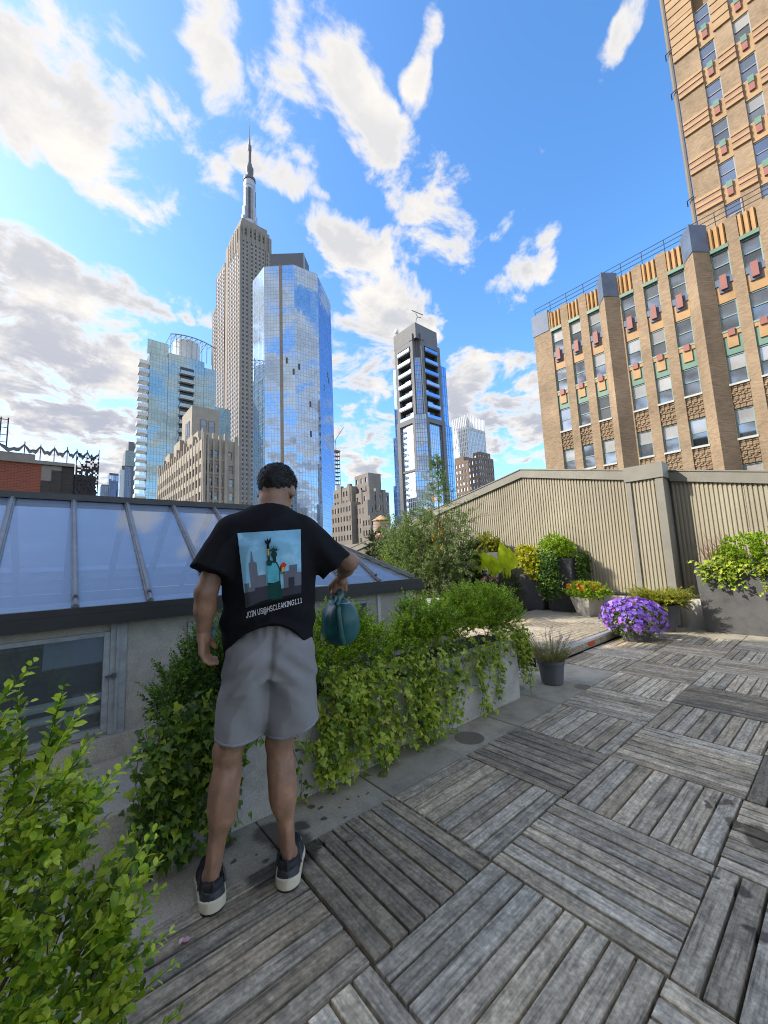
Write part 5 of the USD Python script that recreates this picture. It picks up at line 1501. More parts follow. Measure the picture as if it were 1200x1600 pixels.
m.build('foliage', M['juniper_leaf'], jp, kind='stuff'); s_.build('stems', M['twig'], jp, kind='stuff')

# ---- small tapered pot with orange flowers
op_ = thing('flower_pot', (7.3, 3.2, .118), 'small pale tapered square pot of orange and yellow flowers', 'plant pot')
def sq(c, h, rot):
    return [(c[0] + h * math.cos(rot + k * PI / 2), c[1] + h * math.sin(rot + k * PI / 2)) for k in range(4)]
MB().prism(sq((7.3, 3.18), .17, .5), .118, .44, sq((7.3, 3.18), .275, .5)).build('pot', M['pot_stone'], op_)
b, d = mound((7.3, 3.16, .52), (.22, .32, .12), 260, .6, .4)
m, s_ = MB(), MB()
shoots(b, d, vr.uniform(.06, .12, len(b)), 10, .045, 'small', m, s_, .002)
m.build('foliage', M['box_leaf'], op_, kind='stuff'); s_.build('stems', M['green_stem'], op_, kind='stuff')
v, f, r_ = discs((7.3, 3.22, .57), (.22, .30, .13), 90, .06, lowcut=0)
MB().add(v, f, r_).build('blossoms', M['orange_petal'], op_, kind='stuff')

# ---- big dark planter at the right edge
rp_ = thing('big_planter', (7.65, .6, 0), 'large dark weathered planter at the right edge with ivy and a clipped box ball', 'planter')
def tap(x0, x1, y0, y1, z, t):
    return [(x0 - t, y0 - t), (x1 + t, y0 - t), (x1 + t, y1 + t), (x0 - t, y1 + t)]
MB().prism(tap(7.4, 7.70, -.6, 1.57, 0, 0), .003, .93, tap(7.4, 7.70, -.6, 1.57, 0, .03)).build('box', M['worn_planter'], rp_)
MB().box(7.4, 7.70, -.6, 1.57, .93, .935).build('soil', M['soil'], rp_)
b, d = lump([(7.52, 1.05, 1.16, .22), (7.5, .72, 1.18, .24), (7.52, .4, 1.14, .24), (7.52, 1.2, 1.05, .16)], 900, (1, 1, 1), .6)
m, s_ = MB(), MB()
shoots(b, d, vr.uniform(.04, .09, len(b)), 15, .03, 'small', m, s_, .0015)
m.build('box_foliage', M['gold_box' if 'gold_box' in M else 'box_leaf'], rp_, kind='stuff')
m, s2 = MB(), MB()
n = 60
b = np.c_[vr.uniform(7.45, 7.65, n), vr.uniform(1.1, 1.5, n), np.full(n, .98)]; d = np.c_[vr.normal(-.1, .3, n), vr.normal(.15, .35, n), np.ones(n)]
for k in range(n):
    e = b[k] + unit(d[k]) * vr.uniform(.25, .52)
    s2.tube([b[k], (b[k] + e) / 2 + vr.normal(0, .02, 3), e], [.004, .003, .001], 3, False)
s2.build('red_grass', M['red_grass'], rp_, kind='stuff'); s_.build('stems', M['twig'], rp_, kind='stuff')
st = []
for _ in range(26):
    st.append(((7.37, vr.uniform(1.15, 1.62), 1.0 + vr.uniform(-.03, .12)), vr.uniform(.55, .95), vr.normal(.06, .08), .05))
for _ in range(16):
    st.append(((7.37, vr.uniform(.75, 1.2), .98 + vr.uniform(-.03, .08)), vr.uniform(.80, .95), vr.normal(0, .06), .04))
for _ in range(16):
    st.append(((7.37, vr.uniform(.3, .85), .98 + vr.uniform(-.03, .12)), vr.uniform(.5, .92), vr.normal(0, .06), .05))
ivy('ivy', 'light green ivy spilling over the front of the large dark planter', st, 'ivy_leaf', (7.35, 1.0, .9), .05, 52, face=(-1, 0, 0))

# ---- two tall tapered planters by the shed wall
tp = thing('tall_planter', (7.75, 3.75, .118), 'tall dark tapered planter covered in green ivy with a clipped box ball', 'planter')
MB().prism(tap(7.5, 7.9, 3.52, 3.98, 0, -.02), .118, 1.12, tap(7.5, 7.9, 3.52, 3.98, 0, .05)).build('box', M['pot_charcoal'], tp)
b, d = lump([(7.68, 3.86, 1.36, .25), (7.66, 3.98, 1.28, .22), (7.66, 3.7, 1.30, .22)], 700, (1, 1, 1), .5)
m, s_ = MB(), MB()
shoots(b, d, vr.uniform(.04, .08, len(b)), 15, .03, 'small', m, s_, .0015)
m.build('box_foliage', M['box_leaf'], tp, kind='stuff'); s_.build('stems', M['twig'], tp, kind='stuff')
st = [((7.42, vr.uniform(3.72, 4.12), 1.2 + vr.uniform(-.08, .1)), vr.uniform(.3, .95), vr.normal(0, .08), .06) for _ in range(48)]
ivy('ivy', 'dense dark green ivy hanging down the tall tapered planter', st, 'ivy_green', (7.42, 3.9, 1.1), .05, 56, face=(-1, 0, 0))
st = [((7.55 + vr.uniform(0, .35), 3.44, 1.2 + vr.uniform(-.05, .08)), vr.uniform(.6, 1.05), vr.normal(0, .05), .05) for _ in range(30)]
ivy('ivy', 'ivy with small pink flowers on the right shoulder of the tall tapered planter', st, 'ivy_green', (7.7, 3.42, 1.1), .05, 50, face=(-.35, -.93, 0))
tq = thing('tall_planter', (7.65, 4.35, .118), 'lower dark tapered planter topped by golden foliage left of the ivy clad one', 'planter')
MB().prism(tap(7.5, 7.9, 4.12, 4.52, 0, -.02), .118, .82, tap(7.5, 7.9, 4.12, 4.52, 0, .04)).build('box', M['pot_charcoal'], tq)
b, d = lump([(7.5, 4.3, 1.12, .2), (7.46, 4.2, .98, .17), (7.5, 4.42, 1.25, .14), (7.45, 4.16, .85, .12)], 420, (1, 1, 1), .3)
m, s_ = MB(), MB()
shoots(b, d, vr.uniform(.06, .12, len(b)), 12, .05, 'small', m, s_, .002)
m.build('foliage', M['gold_leaf'], tq, kind='stuff'); s_.build('stems', M['green_stem'], tq, kind='stuff')

# ---- lime leaved elephant ear with pink flowers
ee = thing('elephant_ear', (6.6, 4.5, .118), 'lime yellow large leaved plant with pink flowers beneath, left of the tall planters', 'plant')
MB().lathe([(0, .118), (.17, .118), (.22, .48), (.2, .48), (0, .44)], (6.6, 4.5), 28).build('pot', M['white_plastic'], ee, smooth=35)
for k, (y, z, dy, dz, L_) in enumerate(((4.78, .95, .25, .75, .52), (4.62, .95, .1, 1, .44), (4.45, .88, -.05, .9, .46), (4.30, .98, -.1, 1, .54), (4.2, .95, -.25, .85, .48), (4.85, .88, .5, .5, .42), (4.55, .8, .2, .5, .36), (4.35, .8, -.4, .5, .3))):
    m = MB()
    d0 = unit([vr.normal(-.1, .15), dy, dz]); s0 = unit(np.cross(d0, [1, 0, 0])); n0 = np.cross(s0, d0)
    p0 = np.array([6.55, y, z])
    ts = np.linspace(0, 1, 9); wv = .34 * np.sin(PI * ts ** .75) * (1 - .25 * ts) + .0
    rows = []
    for t_, w_ in zip(ts, wv):
        for q in (-1, -.5, 0, .5, 1):
            rows.append(p0 + d0 * (t_ * L_) + s0 * (q * w_ * L_) + n0 * (.10 * abs(q) * L_ * w_ * 2 - .22 * L_ * t_ ** 2))
    m.add(rows, [(i * 5 + j, i * 5 + j + 1, (i + 1) * 5 + j + 1, (i + 1) * 5 + j) for i in range(8) for j in range(4)])
    m.build('leaf', M['lime_leaf'], ee, smooth=True)
    MB().tube([(6.6, 4.5, .45), (6.58, (4.5 + y) / 2, .6), tuple(p0)], [.012, .010, .007], 6).build('stalk', M['green_stem'], ee)
b, d = mound((6.6, 4.4, .62), (.22, .32, .22), 260, .4, .4)
m, s_ = MB(), MB()
shoots(b, d, vr.uniform(.08, .16, len(b)), 12, .05, 'lance', m, s_, .002)
m.build('under_foliage', M['dark_leaf'], ee, kind='stuff'); s_.build('stems', M['green_stem'], ee, kind='stuff')
v, f, r_ = discs((6.5, 4.62, .70), (.16, .2, .14), 60, .06)
MB().add(v, f, r_).build('blossoms', M['pink_petal'], ee, kind='stuff')

# ---- tall loose shrub with a climbing spire
bb_ = thing('loose_shrub', (5.6, 5.3, 0), 'big airy grey green shrub with drooping twigs behind the planter row', 'shrub')
MB().box(5.3, 5.95, 4.7, 6.2, -.02, .32).build('trough', M['dark_planter'], bb_)
b, d = lump([(5.6, 5.2, 1.0, .5), (5.6, 5.8, 1.25, .5), (5.6, 5.5, 1.6, .45), (5.6, 4.8, 1.3, .42), (5.6, 6.2, 1.5, .42), (5.6, 5.0, .7, .4), (5.55, 6.1, .95, .38), (5.6, 5.6, 1.95, .25), (5.6, 6.35, 1.85, .22), (5.6, 4.55, 1.75, .22), (5.5, 5.4, 1.1, .5), (5.45, 5.9, 1.6, .3)], 1300, (.8, 1, 1), .5)
m, s_ = MB(), MB()
shoots(b, d, vr.uniform(.14, .34, len(b)), 20, .07, 'lance', m, s_, .003, lean=.8, bend=.35, droop=.1)
m.build('foliage', M['olive_leaf'], bb_, kind='stuff'); s_.build('stems', M['twig'], bb_, kind='stuff')
tr_ = MB()
for k in range(26):
    p = np.array([5.6 + vr.normal(0, .1), vr.uniform(4.9, 6.0), .3]); q = p + np.array([vr.normal(0, .2), vr.normal(0, .35), vr.uniform(.7, 1.5)])
    tr_.tube([p, (p + q) / 2 + vr.normal(0, .06, 3), q], [.018, .012, .005], 5)
tr_.build('branches', M['twig'], bb_, kind='stuff')
sp_ = thing('climbing_spire', (5.5, 4.9, 0), 'slender climbing plant with orange blossoms rising high above the airy shrub', 'plant')
m, s_, f_ = MB(), MB(), MB()
s_.tube([(5.5, 4.95, 0), (5.5, 4.95, 1.6), (5.52, 4.93, 2.6), (5.5, 4.9, 3.35)], [.014, .012, .008, .003], 6)
n = 330
z = vr.uniform(.9, 3.15, n) ** 1.0
rad = np.interp(z, [.9, 1.6, 2.2, 2.5, 3.3], [.25, .5, .42, .2, .04])
a = vr.uniform(0, 2 * PI, n)
b = np.c_[5.5 + np.cos(a) * rad * .2, 4.93 + np.sin(a) * rad * .25, z]
d = np.c_[np.cos(a), np.sin(a), np.full(n, .5)]
shoots(b, d, rad * vr.uniform(.6, 1.1, n) + .04, 16, .06, 'lance', m, s_, .0025, lean=.8, bend=.3, droop=.25)
# side streamers that reach out into the air
for (y, z, dy, ln_) in ((4.7, 2.0, -1, .7), (5.3, 2.1, 1, .75), (4.6, 1.75, -1, .8), (5.5, 1.9, .9, .8), (4.75, 2.35, -.8, .5), (5.2, 2.45, .8, .45), (4.4, 1.5, -1, .7), (5.1, 2.7, .6, .3), (4.4, 1.9, -1, .6)):
    shoots(np.array([[5.5, y, z]]), np.array([[vr.normal(0, .2), dy, .5]]), np.array([ln_]), 34, .06, 'lance', m, s_, .003, lean=.8, bend=.3, droop=.25)
m.build('foliage', M['olive_leaf'], sp_, kind='stuff'); s_.build('stems', M['green_stem'], sp_, kind='stuff')
q = np.c_[5.42 + vr.normal(0, .05, 46), 4.95 + vr.normal(0, .12, 46), vr.uniform(1.35, 2.45, 46)][:28]
leaves(f_, q, np.c_[vr.normal(0, .3, 28), vr.normal(0, .3, 28), np.full(28, -1.0)], .075, 'oval', vr.uniform(0, 6, 28))
f_.build('blossoms', M['orange_petal'], sp_, kind='stuff')

# ---- shrubs further back along the shed
def back_shrub(name, label, blobs, n, matn, base, leaf=.06, ln=(.1, .2), shape='small', extra=None):
    t = thing(name, base, label, 'shrub')
    b, d = lump(blobs, n, (1, 1, 1), .5)
    m, s_ = MB(), MB()
    shoots(b, d, vr.uniform(*ln, len(b)), 14, leaf, shape, m, s_, .003)
    m.build('foliage', M[matn], t, kind='stuff'); s_.build('stems', M['twig'], t, kind='stuff')
    st_ = MB()
    for k in range(5):
        st_.tube([(base[0] + vr.normal(0, .05), base[1] + vr.normal(0, .05), base[2]), (base[0] + vr.normal(0, .1), base[1] + vr.normal(0, .1), blobs[0][2])], [.02, .01], 5)
    st_.build('trunk', M['twig'], t, kind='stuff')
    return t


x_, y_, z_ = on_x(588, 850, 7.2)
t = back_shrub('dark_shrub', 'dark narrow shrub with a red flower at the far left end of the planting', [(7.2, y_, z_ - .1, .26), (7.2, y_ - .05, z_ + .12, .2), (7.2, y_, z_ - .5, .3), (7.2, y_ - .1, z_ - .95, .35)], 420, 'dark_leaf', (7.2, y_, 0))
v, f, r_ = discs((7.05, y_ - .35, z_ + .18), (.08, .1, .08), 16, .12)
MB().add(v, f, r_).build('blossom', M['pink_petal'], t, kind='stuff')
x_, y_, z_ = on_x(622, 858, 6.9)
back_shrub('lime_shrub', 'yellow green rounded shrub between the dark narrow shrub and the airy one', [(6.9, y_, z_ - .05, .3), (6.9, y_ - .3, z_ - .15, .3), (6.9, y_ + .1, z_ - .4, .3), (6.9, y_ - .2, z_ - .7, .4)], 460, 'box_leaf', (6.9, y_, 0))
x_, y_, z_ = on_x(625, 890, 6.3)
back_shrub('pale_shrub', 'pale variegated low shrub behind the corner of the skylight house', [(6.3, y_, z_ - .1, .25), (6.3, y_ + .3, z_ - .2, .25), (6.3, y_ - .3, z_ - .25, .25), (6.3, y_, z_ - .5, .3)], 380, 'ivy_leaf', (6.3, y_, 0))
x_, y_, z_ = on_x(735, 890, 6.5)
back_shrub('dark_shrub', 'dark green upright shrub between the airy shrub and the lime leaved plant', [(6.5, y_, z_, .25), (6.5, y_ - .05, z_ + .3, .2), (6.5, y_ + .05, z_ - .3, .28), (6.5, y_, z_ - .55, .25)], 420, 'dark_leaf', (6.5, y_, 0))
x_, y_, z_ = on_x(763, 852, 7.5)
t = back_shrub('golden_shrub', 'golden green shrub in a grey box behind the lime leaved plant', [(7.5, y_, z_ + .02, .2), (7.5, y_ + .18, z_ - .05, .18), (7.5, y_ - .1, z_ - .08, .16)], 330, 'juniper_leaf', (7.5, y_, .9), .045, (.06, .14))
MB().box(7.3, 7.75, y_ - .35, y_ + .25, .1, z_ - .16).build('box', M['pot_glaze'], t)
sw = thing('white_tub', (4.9, 4.2, 0), 'white tub half hidden behind the box shrubs', 'tub')
x_, y_, z_ = on_x(679, 948, 4.9)
MB().lathe([(0, 0), (.10, 0), (.13, z_ + .1), (.14, z_ + .1), (.14, z_ + .13), (.12, z_ + .13), (.11, z_ + .08), (0, z_ + .06)], (4.9, y_), 24).build('tub', M['white_plastic'], sw, smooth=35)

# ---- one fallen leaf on the boards
x_, y_, z_ = on_z(281, 1478, .006)
fl_ = MB(); leaves(fl_, np.array([[x_, y_, z_ + .004], [x_ + .008, y_ + .004, z_ + .006]]), np.array([[.4, .6, .05], [.6, -.3, .12]]), .026, 'oval', np.array([.2, -.3]))
fl_.build('fallen_leaf', M['pink_petal'], None, label='small pale curled fallen leaf on the deck boards left of the shoes', cat='leaf')
# ------------------------------------------------------------------ the man
mat('skin', (.275, .15, .09), .48, .2, 16, var2=.2, scale2=8, tint=(.34, .175, .105), bump=.0006, bscale=260)
mat('shirt_cloth', (.0085, .0085, .010), .9, .25, 40, bump=.0006, bscale=700, spec=.15)
mat('shorts_cloth', (.225, .218, .215), .75, .08, 30, bump=.0006, bscale=600, spec=.25, var2=.08, scale2=5)
mat('shorts_hem', (.21, .21, .225), .75, .08, 30)
mat('hair', (.010, .008, .007), .6, .5, 90, stretch=(1, 1, .4), bump=.003, bscale=160, spec=.3)
mat('shoe_black', (.013, .013, .015), .7, .3, 30, bump=.001, bscale=300)
mat('shoe_strap', (.028, .028, .03), .45, .2, 30)
mat('shoe_sole', (.56, .50, .36), .7, .12, 14, var2=.15, scale2=8)
mat('shoe_tread', (.02, .02, .02), .8, .2)
mat('can_teal', (.010, .070, .068), .34, .15, 10, var2=.15, scale2=4)
mat('print_sky', (.23, .46, .60), .8, .20, 9, tint=(.45, .66, .78), spec=.1)
mat('print_far', (.14, .145, .17), .8, .1, 12, spec=.1)
mat('print_dark', (.045, .045, .055), .8, .1, 12, spec=.1)
mat('print_green', (.012, .055, .045), .8, .3, 40, spec=.1)
mat('print_robe', (.10, .42, .50), .8, .25, 30, spec=.1)
mat('print_black', (.01, .012, .012), .8, .1, spec=.1)
mat('print_red', (.55, .05, .03), .8, .1, spec=.1)
mat('print_yellow', (.62, .42, .05), .8, .1, spec=.1)
mat('print_white', (.66, .66, .66), .8, .1, 300, spec=.1)

MO = np.array([.62, 1.61]); MR = unit([.94, -.342]); MF = np.array([-MR[1], MR[0]])


def man_at(px, py, w=0.0):
    """body coordinates (right, away from us, up) of a direction of the photograph, on the body plane w"""
    d = ray(px, py); t = (MO @ MF + w) / (d[:2] @ MF)
    return np.array([(d[:2] * t - MO) @ MR, w, EYE + d[2] * t])


def to_world(p):
    p = np.asarray(p, float)
    return np.c_[MO[0] + p[:, 0] * MR[0] + p[:, 1] * MF[0], MO[1] + p[:, 0] * MR[1] + p[:, 1] * MF[1], p[:, 2]]


def grid(b0, b1, h):
    ax = [np.arange(b0[k], b1[k] + h, h) for k in range(3)]
    G = np.stack(np.meshgrid(*ax, indexing='ij'), -1)
    return G, ax


def cone(P, a, b, ra, rb):
    """distance to a tapered capsule"""
    a, b = np.asarray(a, float), np.asarray(b, float)
    ba = b - a; t = np.clip(((P - a) @ ba) / (ba @ ba), 0, 1)
    return np.linalg.norm(P - a - t[..., None] * ba, axis=-1) - (ra + (rb - ra) * t)


def ell(P, c, r, R=None):
    q = P - np.asarray(c, float)
    if R is not None:
        q = q @ R
    r = np.asarray(r, float)
    k = np.linalg.norm(q / r, axis=-1)
    return (k - 1) * r.min() * np.clip(k, .6, 2) ** 0 if False else k * (k - 1) / (np.linalg.norm(q / r ** 2, axis=-1) + 1e-9)


def smin(a, b, k):
    h = np.clip(.5 + .5 * (b - a) / k, 0, 1)
    return b * (1 - h) + a * h - k * h * (1 - h)


def surfnet(sd, ax):
    """surface nets: one vertex in each cell that the surface crosses"""
    s = sd < 0
    nx, ny, nz = np.array(sd.shape) - 1
    corners = [(i, j, k) for i in (0, 1) for j in (0, 1) for k in (0, 1)]
    cv = np.stack([sd[i:nx + i, j:ny + j, k:nz + k] for i, j, k in corners], -1)
    inside = cv < 0
    act = inside.any(-1) & ~inside.all(-1)
    idx = np.full(act.shape, -1); ids = np.argwhere(act); idx[act] = np.arange(len(ids))
    c = cv[act]; acc = np.zeros((len(ids), 3)); cnt = np.zeros(len(ids))
    for a in range(8):
        for b in range(a + 1, 8):
            if sum(abs(x - y) for x, y in zip(corners[a], corners[b])) != 1:
                continue
            m = (c[:, a] < 0) != (c[:, b] < 0)
            t = c[m, a] / (c[m, a] - c[m, b])
            acc[m] += np.array(corners[a]) + t[:, None] * (np.array(corners[b]) - np.array(corners[a])); cnt[m] += 1
    h = np.array([ax[k][1] - ax[k][0] for k in range(3)]); o = np.array([ax[k][0] for k in range(3)])
    v = (ids + acc / cnt[:, None]) * h + o
    quads = []
    for d, (e, f) in ((0, (1, 2)), (1, (2, 0)), (2, (0, 1))):
        sl0 = [slice(1, -1)] * 3; sl0[d] = slice(0, -1)
        sl1 = [slice(1, -1)] * 3; sl1[d] = slice(1, None)
        A, B = s[tuple(sl0)], s[tuple(sl1)]
        p = np.argwhere(A != B); 
        if not len(p):
            continue
        flip = A[tuple(p.T)]
        base = p + 1; base[:, d] = p[:, d]
        ee, ff = np.zeros(3, int), np.zeros(3, int); ee[e] = 1; ff[f] = 1
        q = np.stack([idx[tuple((base - ee - ff).T)], idx[tuple((base - ff).T)], idx[tuple(base.T)], idx[tuple((base - ee).T)]], 1)
        q[~flip] = q[~flip][:, ::-1]
        quads.append(q)
    q = np.vstack(quads); q = q[(q >= 0).all(1)]
    return v, np.vstack([q[:, [0, 1, 2]], q[:, [0, 2, 3]]])


def relax(v, f, n, h):
    """smooths a mesh; no vertex may leave its own grid cell"""
    tm = trimesh.Trimesh(v, f, process=False)
    trimesh.smoothing.filter_taubin(tm, iterations=n)
    d = np.nan_to_num(np.asarray(tm.vertices) - v)
    k = np.linalg.norm(d, axis=1, keepdims=True)
    return v + d * np.minimum(1, .7 * h / np.maximum(k, 1e-9))


def sculpt(sd, ax, name, matn, parent, smooth_iter=4, **kw):
    v, f = surfnet(sd, ax)
    m = MB().add(to_world(relax(v, f, smooth_iter, ax[0][1] - ax[0][0])), f)
    return m.build(name, M[matn], parent, smooth=True, **kw)


man = thing('person', (MO[0], MO[1], 0), 'man in black printed T-shirt and grey shorts seen from behind, watering the planters', 'person')
A = man_at
# joints
hipL, hipR = np.array([.01, .07, .87]), np.array([.16, .07, .87])
knL, knR = np.array([-.078, .045, .485]), np.array([.120, .045, .485])
anL, anR = np.array([-.128, .035, .095]), np.array([.146, .03, .095])
shL, shR = np.array([-.085, .07, 1.365]), np.array([.25, .07, 1.365])
elL = A(322, 925, .03); elR = A(545, 878, .06)
wrL = A(318, 985, .06); wrR = A(534, 898, .24)
neck = np.array([.098, .115, 1.45])
hd = A(433, 768, .16)
G, ax = grid((-.34, -.2, .02), (.62, .46, 1.86), .009)
sd = cone(G, (.085, .085, .95), (.085, .10, 1.20), .10, .115)
sd = smin(sd, ell(G, (.085, .10, 1.24), (.145, .085, .17)), .05)
sd = smin(sd, cone(G, hipL, hipR, .088, .088), .04)
for h_, k_, a_, sg in ((hipL, knL, anL, -1), (hipR, knR, anR, 1)):
    leg = cone(G, h_, k_ + (0, .0, .03), .076, .052)
    leg = smin(leg, cone(G, k_ + (0, .005, .03), k_ - (0, -.0, .06), .051, .047), .03)
    leg = smin(leg, cone(G, k_ - (0, 0, .05), a_ + (0, 0, .02), .042, .030), .03)
    leg = smin(leg, ell(G, k_ * .68 + a_ * .32 + np.array([.012 * sg, -.022, -.01]), (.043, .043, .112)), .03)
    leg = smin(leg, ell(G, k_ * .72 + a_ * .28 + np.array([-.016 * sg, -.02, -.02]), (.037, .041, .10)), .03)
    leg = smin(leg, cone(G, a_ + (0, -.032, -.04), a_ + (0, -.022, .12), .014, .009), .02)
    leg = smin(leg, ell(G, a_ + (.026 * sg, .006, .0), (.014, .016, .018)), .015)
    leg = smin(leg, cone(G, a_ - (0, -.0, .045), a_ + (.03 * sg, .13, -.07), .034, .022), .03)
    sd = smin(sd, leg, .03)
for s_, e_, w_ in ((shL, elL, wrL), (shR, elR, wrR)):
    arm = cone(G, s_, e_, .054, .041)
    arm = smin(arm, cone(G, e_, e_ * .55 + w_ * .45, .042, .040), .02)
    arm = smin(arm, cone(G, e_ * .55 + w_ * .45, w_, .039, .027), .02)
    sd = smin(sd, arm, .05)
sd = smin(sd, cone(G, (.09, .09, 1.36), neck + (0, .01, .06), .085, .058), .04)
sd = smin(sd, cone(G, shL + (.02, 0, .0), shR - (.02, 0, .0), .06, .06), .05)
# the head, bowed and turned a little to the right
fdir = unit([.42, .80, -.42]); up_ = unit(np.array([.05, .10, 1]) - fdir * (np.array([.05, .10, 1]) @ fdir)); sid = np.cross(fdir, up_)
HR = np.stack([sid, fdir, up_], 1)                      # columns: right ear, face, crown
loc = lambda a, b_, c: hd + HR @ np.array([a, b_, c])
sk_ = ell(G, loc(0, -.012, .02), (.077, .097, .092), HR)
sk_ = smin(sk_, ell(G, loc(0, .035, -.045), (.058, .062, .075), HR), .03)
sk_ = smin(sk_, ell(G, loc(0, .085, -.095), (.026, .022, .022), HR), .025)
sk_ = smin(sk_, cone(G, loc(0, .098, -.005), loc(0, .118, -.04), .008, .013), .012)
sk_ = smin(sk_, ell(G, loc(0, .088, .015), (.05, .014, .012), HR), .015)
sk_ = smin(sk_, ell(G, loc(0, .098, -.07), (.024, .010, .010), HR), .008)
for q in (-1, 1):
    sk_ = np.maximum(sk_, -ell(G, loc(.032 * q, .10, -.008), (.016, .012, .010), HR))
    ear = ell(G, loc(.081 * q, -.004, -.012), (.010, .021, .033), HR)
    ear = np.maximum(ear, -ell(G, loc(.091 * q, .004, -.010), (.007, .010, .018), HR))
    sk_ = smin(sk_, ear, .008)
sd = smin(sd, sk_, .012)
sd = smin(sd, cone(G, neck + (0, .0, .0), loc(0, -.02, -.04), .056, .058), .03)


def hand(wrist, palm_dir, across, curl, thumb_side, spread=.25, size=1.0):
    """palm, four jointed fingers of unequal length and a thumb; returns a list of tapered capsules"""
    pd, ac = unit(palm_dir), unit(across)
    cu = unit(np.cross(pd, ac)) * np.sign(curl if curl else 1)
    out = [(wrist, wrist + pd * .03 * size, .026, .027)]
    for k, (ln, r) in enumerate(((.070, .0090), (.078, .0094), (.072, .0090), (.058, .0080))):
        off = (k - 1.5) * .0195 * size
        root = wrist + pd * .085 * size + ac * off
        out.append((wrist + pd * .02 * size + ac * off * .55, root, .0155, .0115))
        p, ang = root, 0.0
        for j, fr in enumerate((.45, .31, .24)):
            ang += abs(curl) * (.75 if j == 0 else 1.0)
            d_ = unit(pd * math.cos(ang) + cu * math.sin(ang) + ac * (k - 1.5) * .05 * spread)
            q = p + d_ * ln * fr * size
            out.append((p, q, r * (1 - .08 * j), r * (1 - .08 * (j + 1)))); p = q
    t0 = wrist + pd * .025 * size + ac * thumb_side * .024 * size
    t1 = t0 + unit(pd * .75 + ac * thumb_side * .55 + cu * .35) * .040 * size
    t2 = t1 + unit(pd * .85 + ac * thumb_side * .1 + cu * .55) * .030 * size
    out += [(t0, t1, .0145, .0115), (t1, t2, .0112, .0085)]
    return out


v, f = surfnet(sd, ax)
bodies = [(relax(v, f, 6, .009), f)]
handL = hand(wrL, unit(np.array([.03, .06, -1])), unit([.25, 1, .0]), .55, 1, .3)
gripR = A(531, 917, .265)
handR = hand(wrR, unit(gripR - wrR + np.array([0, 0, -.01])), unit([.95, -.1, .1]), -.95, -1, .1)
import manifold3d
for hs in (handL, handR):
    pts = np.array([p for s_ in hs for p in s_[:2]])
    Gh, axh = grid(pts.min(0) - .035, pts.max(0) + .035, .0032)
    s2 = None
    for a_, b_, ra, rb in hs:
        c_ = cone(Gh, a_, b_, ra, rb)
        s2 = c_ if s2 is None else smin(s2, c_, .005)
    v, f = surfnet(s2, axh)
    bodies.append((relax(v, f, 4, .0032), f))
try:
    acc = None
    for v, f in bodies:
        m_ = manifold3d.Manifold(manifold3d.Mesh(np.asarray(v, np.float32), np.asarray(f, np.uint32)))
        acc = m_ if acc is None else acc + m_
    me = acc.to_mesh(); bv, bf = me.vert_properties[:, :3], me.tri_verts
    if len(bf) < 1000:
        raise ValueError('empty')
except Exception as e_:
    bm_ = MB(); [bm_.add(v, f) for v, f in bodies]; bv, bf = bm_.mesh()
MB().add(to_world(bv), bf).build('body', M['skin'], man, smooth=True)
eyem = MB()
for q in (-1, 1):
    s_ = trimesh.creation.icosphere(2, .012); eyem.add(to_world(s_.vertices + loc(.032 * q, .088, -.008)), s_.faces)
eyem.build('eyes', M['print_white'], man, smooth=True)

# hair: short at the neck and sides, longer on top
G, ax = grid(hd - .15, hd + .15, .0045)
Q = (G - hd) @ HR
hs = ell(G, loc(0, -.014, .022), (.083, .103, .100), HR)
hs = smin(hs, ell(G, loc(0, -.01, .055), (.075, .088, .072), HR), .03)
hs = hs + .007 * (meshkit.fbm(G * np.array([90, 90, 40]), 3, 4) - .5) * 2 + .004 * (meshkit.fbm(G * 30, 2, 8) - .5) * 2
line = np.where(Q[..., 1] < .0, -.062 + .25 * np.maximum(Q[..., 1] + .06, 0), np.interp(Q[..., 1], [0, .03, .06, .09], [-.03, .0, .045, .07]))
line = np.where(np.abs(Q[..., 0]) > .062, np.maximum(line, np.interp(Q[..., 1], [-.08, -.03, .02, .05], [-.05, -.01, .015, .03])), line)
hs = hs + .007 * np.clip(1 - (Q[..., 2] - line) / .05, 0, 1)
hs = np.maximum(hs, line + .007 * (meshkit.fbm(G * 60, 2, 5) - .5) - Q[..., 2])
sculpt(hs, ax, 'hair', 'hair', man, 1)

rng_h = np.random.default_rng(8)
hv, hf = surfnet(hs, ax)
hm_ = trimesh.Trimesh(hv, hf, process=False)
nrm_h = np.asarray(hm_.vertex_normals)
sel = rng_h.choice(len(hv), 5200)
p0_ = hv[sel] + rng_h.normal(0, .0018, (5200, 3)); n0_ = nrm_h[sel]
up_amt = np.clip((((hv[sel] - hd) @ HR)[:, 2] + .02) / .09, .12, 1)
comb = HR @ np.array([.15, .25, -.55])
ln_h = (.002 + .011 * up_amt * rng_h.uniform(.5, 1.2, 5200))[:, None]
p1_ = p0_ + (n0_ * .45 + comb * .5 + rng_h.normal(0, .12, (5200, 3))) * ln_h * .6
p2_ = p1_ + (n0_ * .12 + comb * .9 + rng_h.normal(0, .14, (5200, 3))) * ln_h * .6
hc = UsdGeom.BasisCurves.Define(stage, man.path + '/hair_strands')
hp_ = to_world(np.stack([p0_ - n0_ * .003, p1_, p2_], 1).reshape(-1, 3)) - man.o
hc.CreatePointsAttr(Vt.Vec3fArray.FromNumpy(hp_.astype(np.float32)))
hc.CreateCurveVertexCountsAttr(Vt.IntArray.FromNumpy(np.full(5200, 3, np.int32)))
hc.CreateTypeAttr('linear'); hc.CreateWidthsAttr(Vt.FloatArray([.0009])); hc.SetWidthsInterpolation('constant')
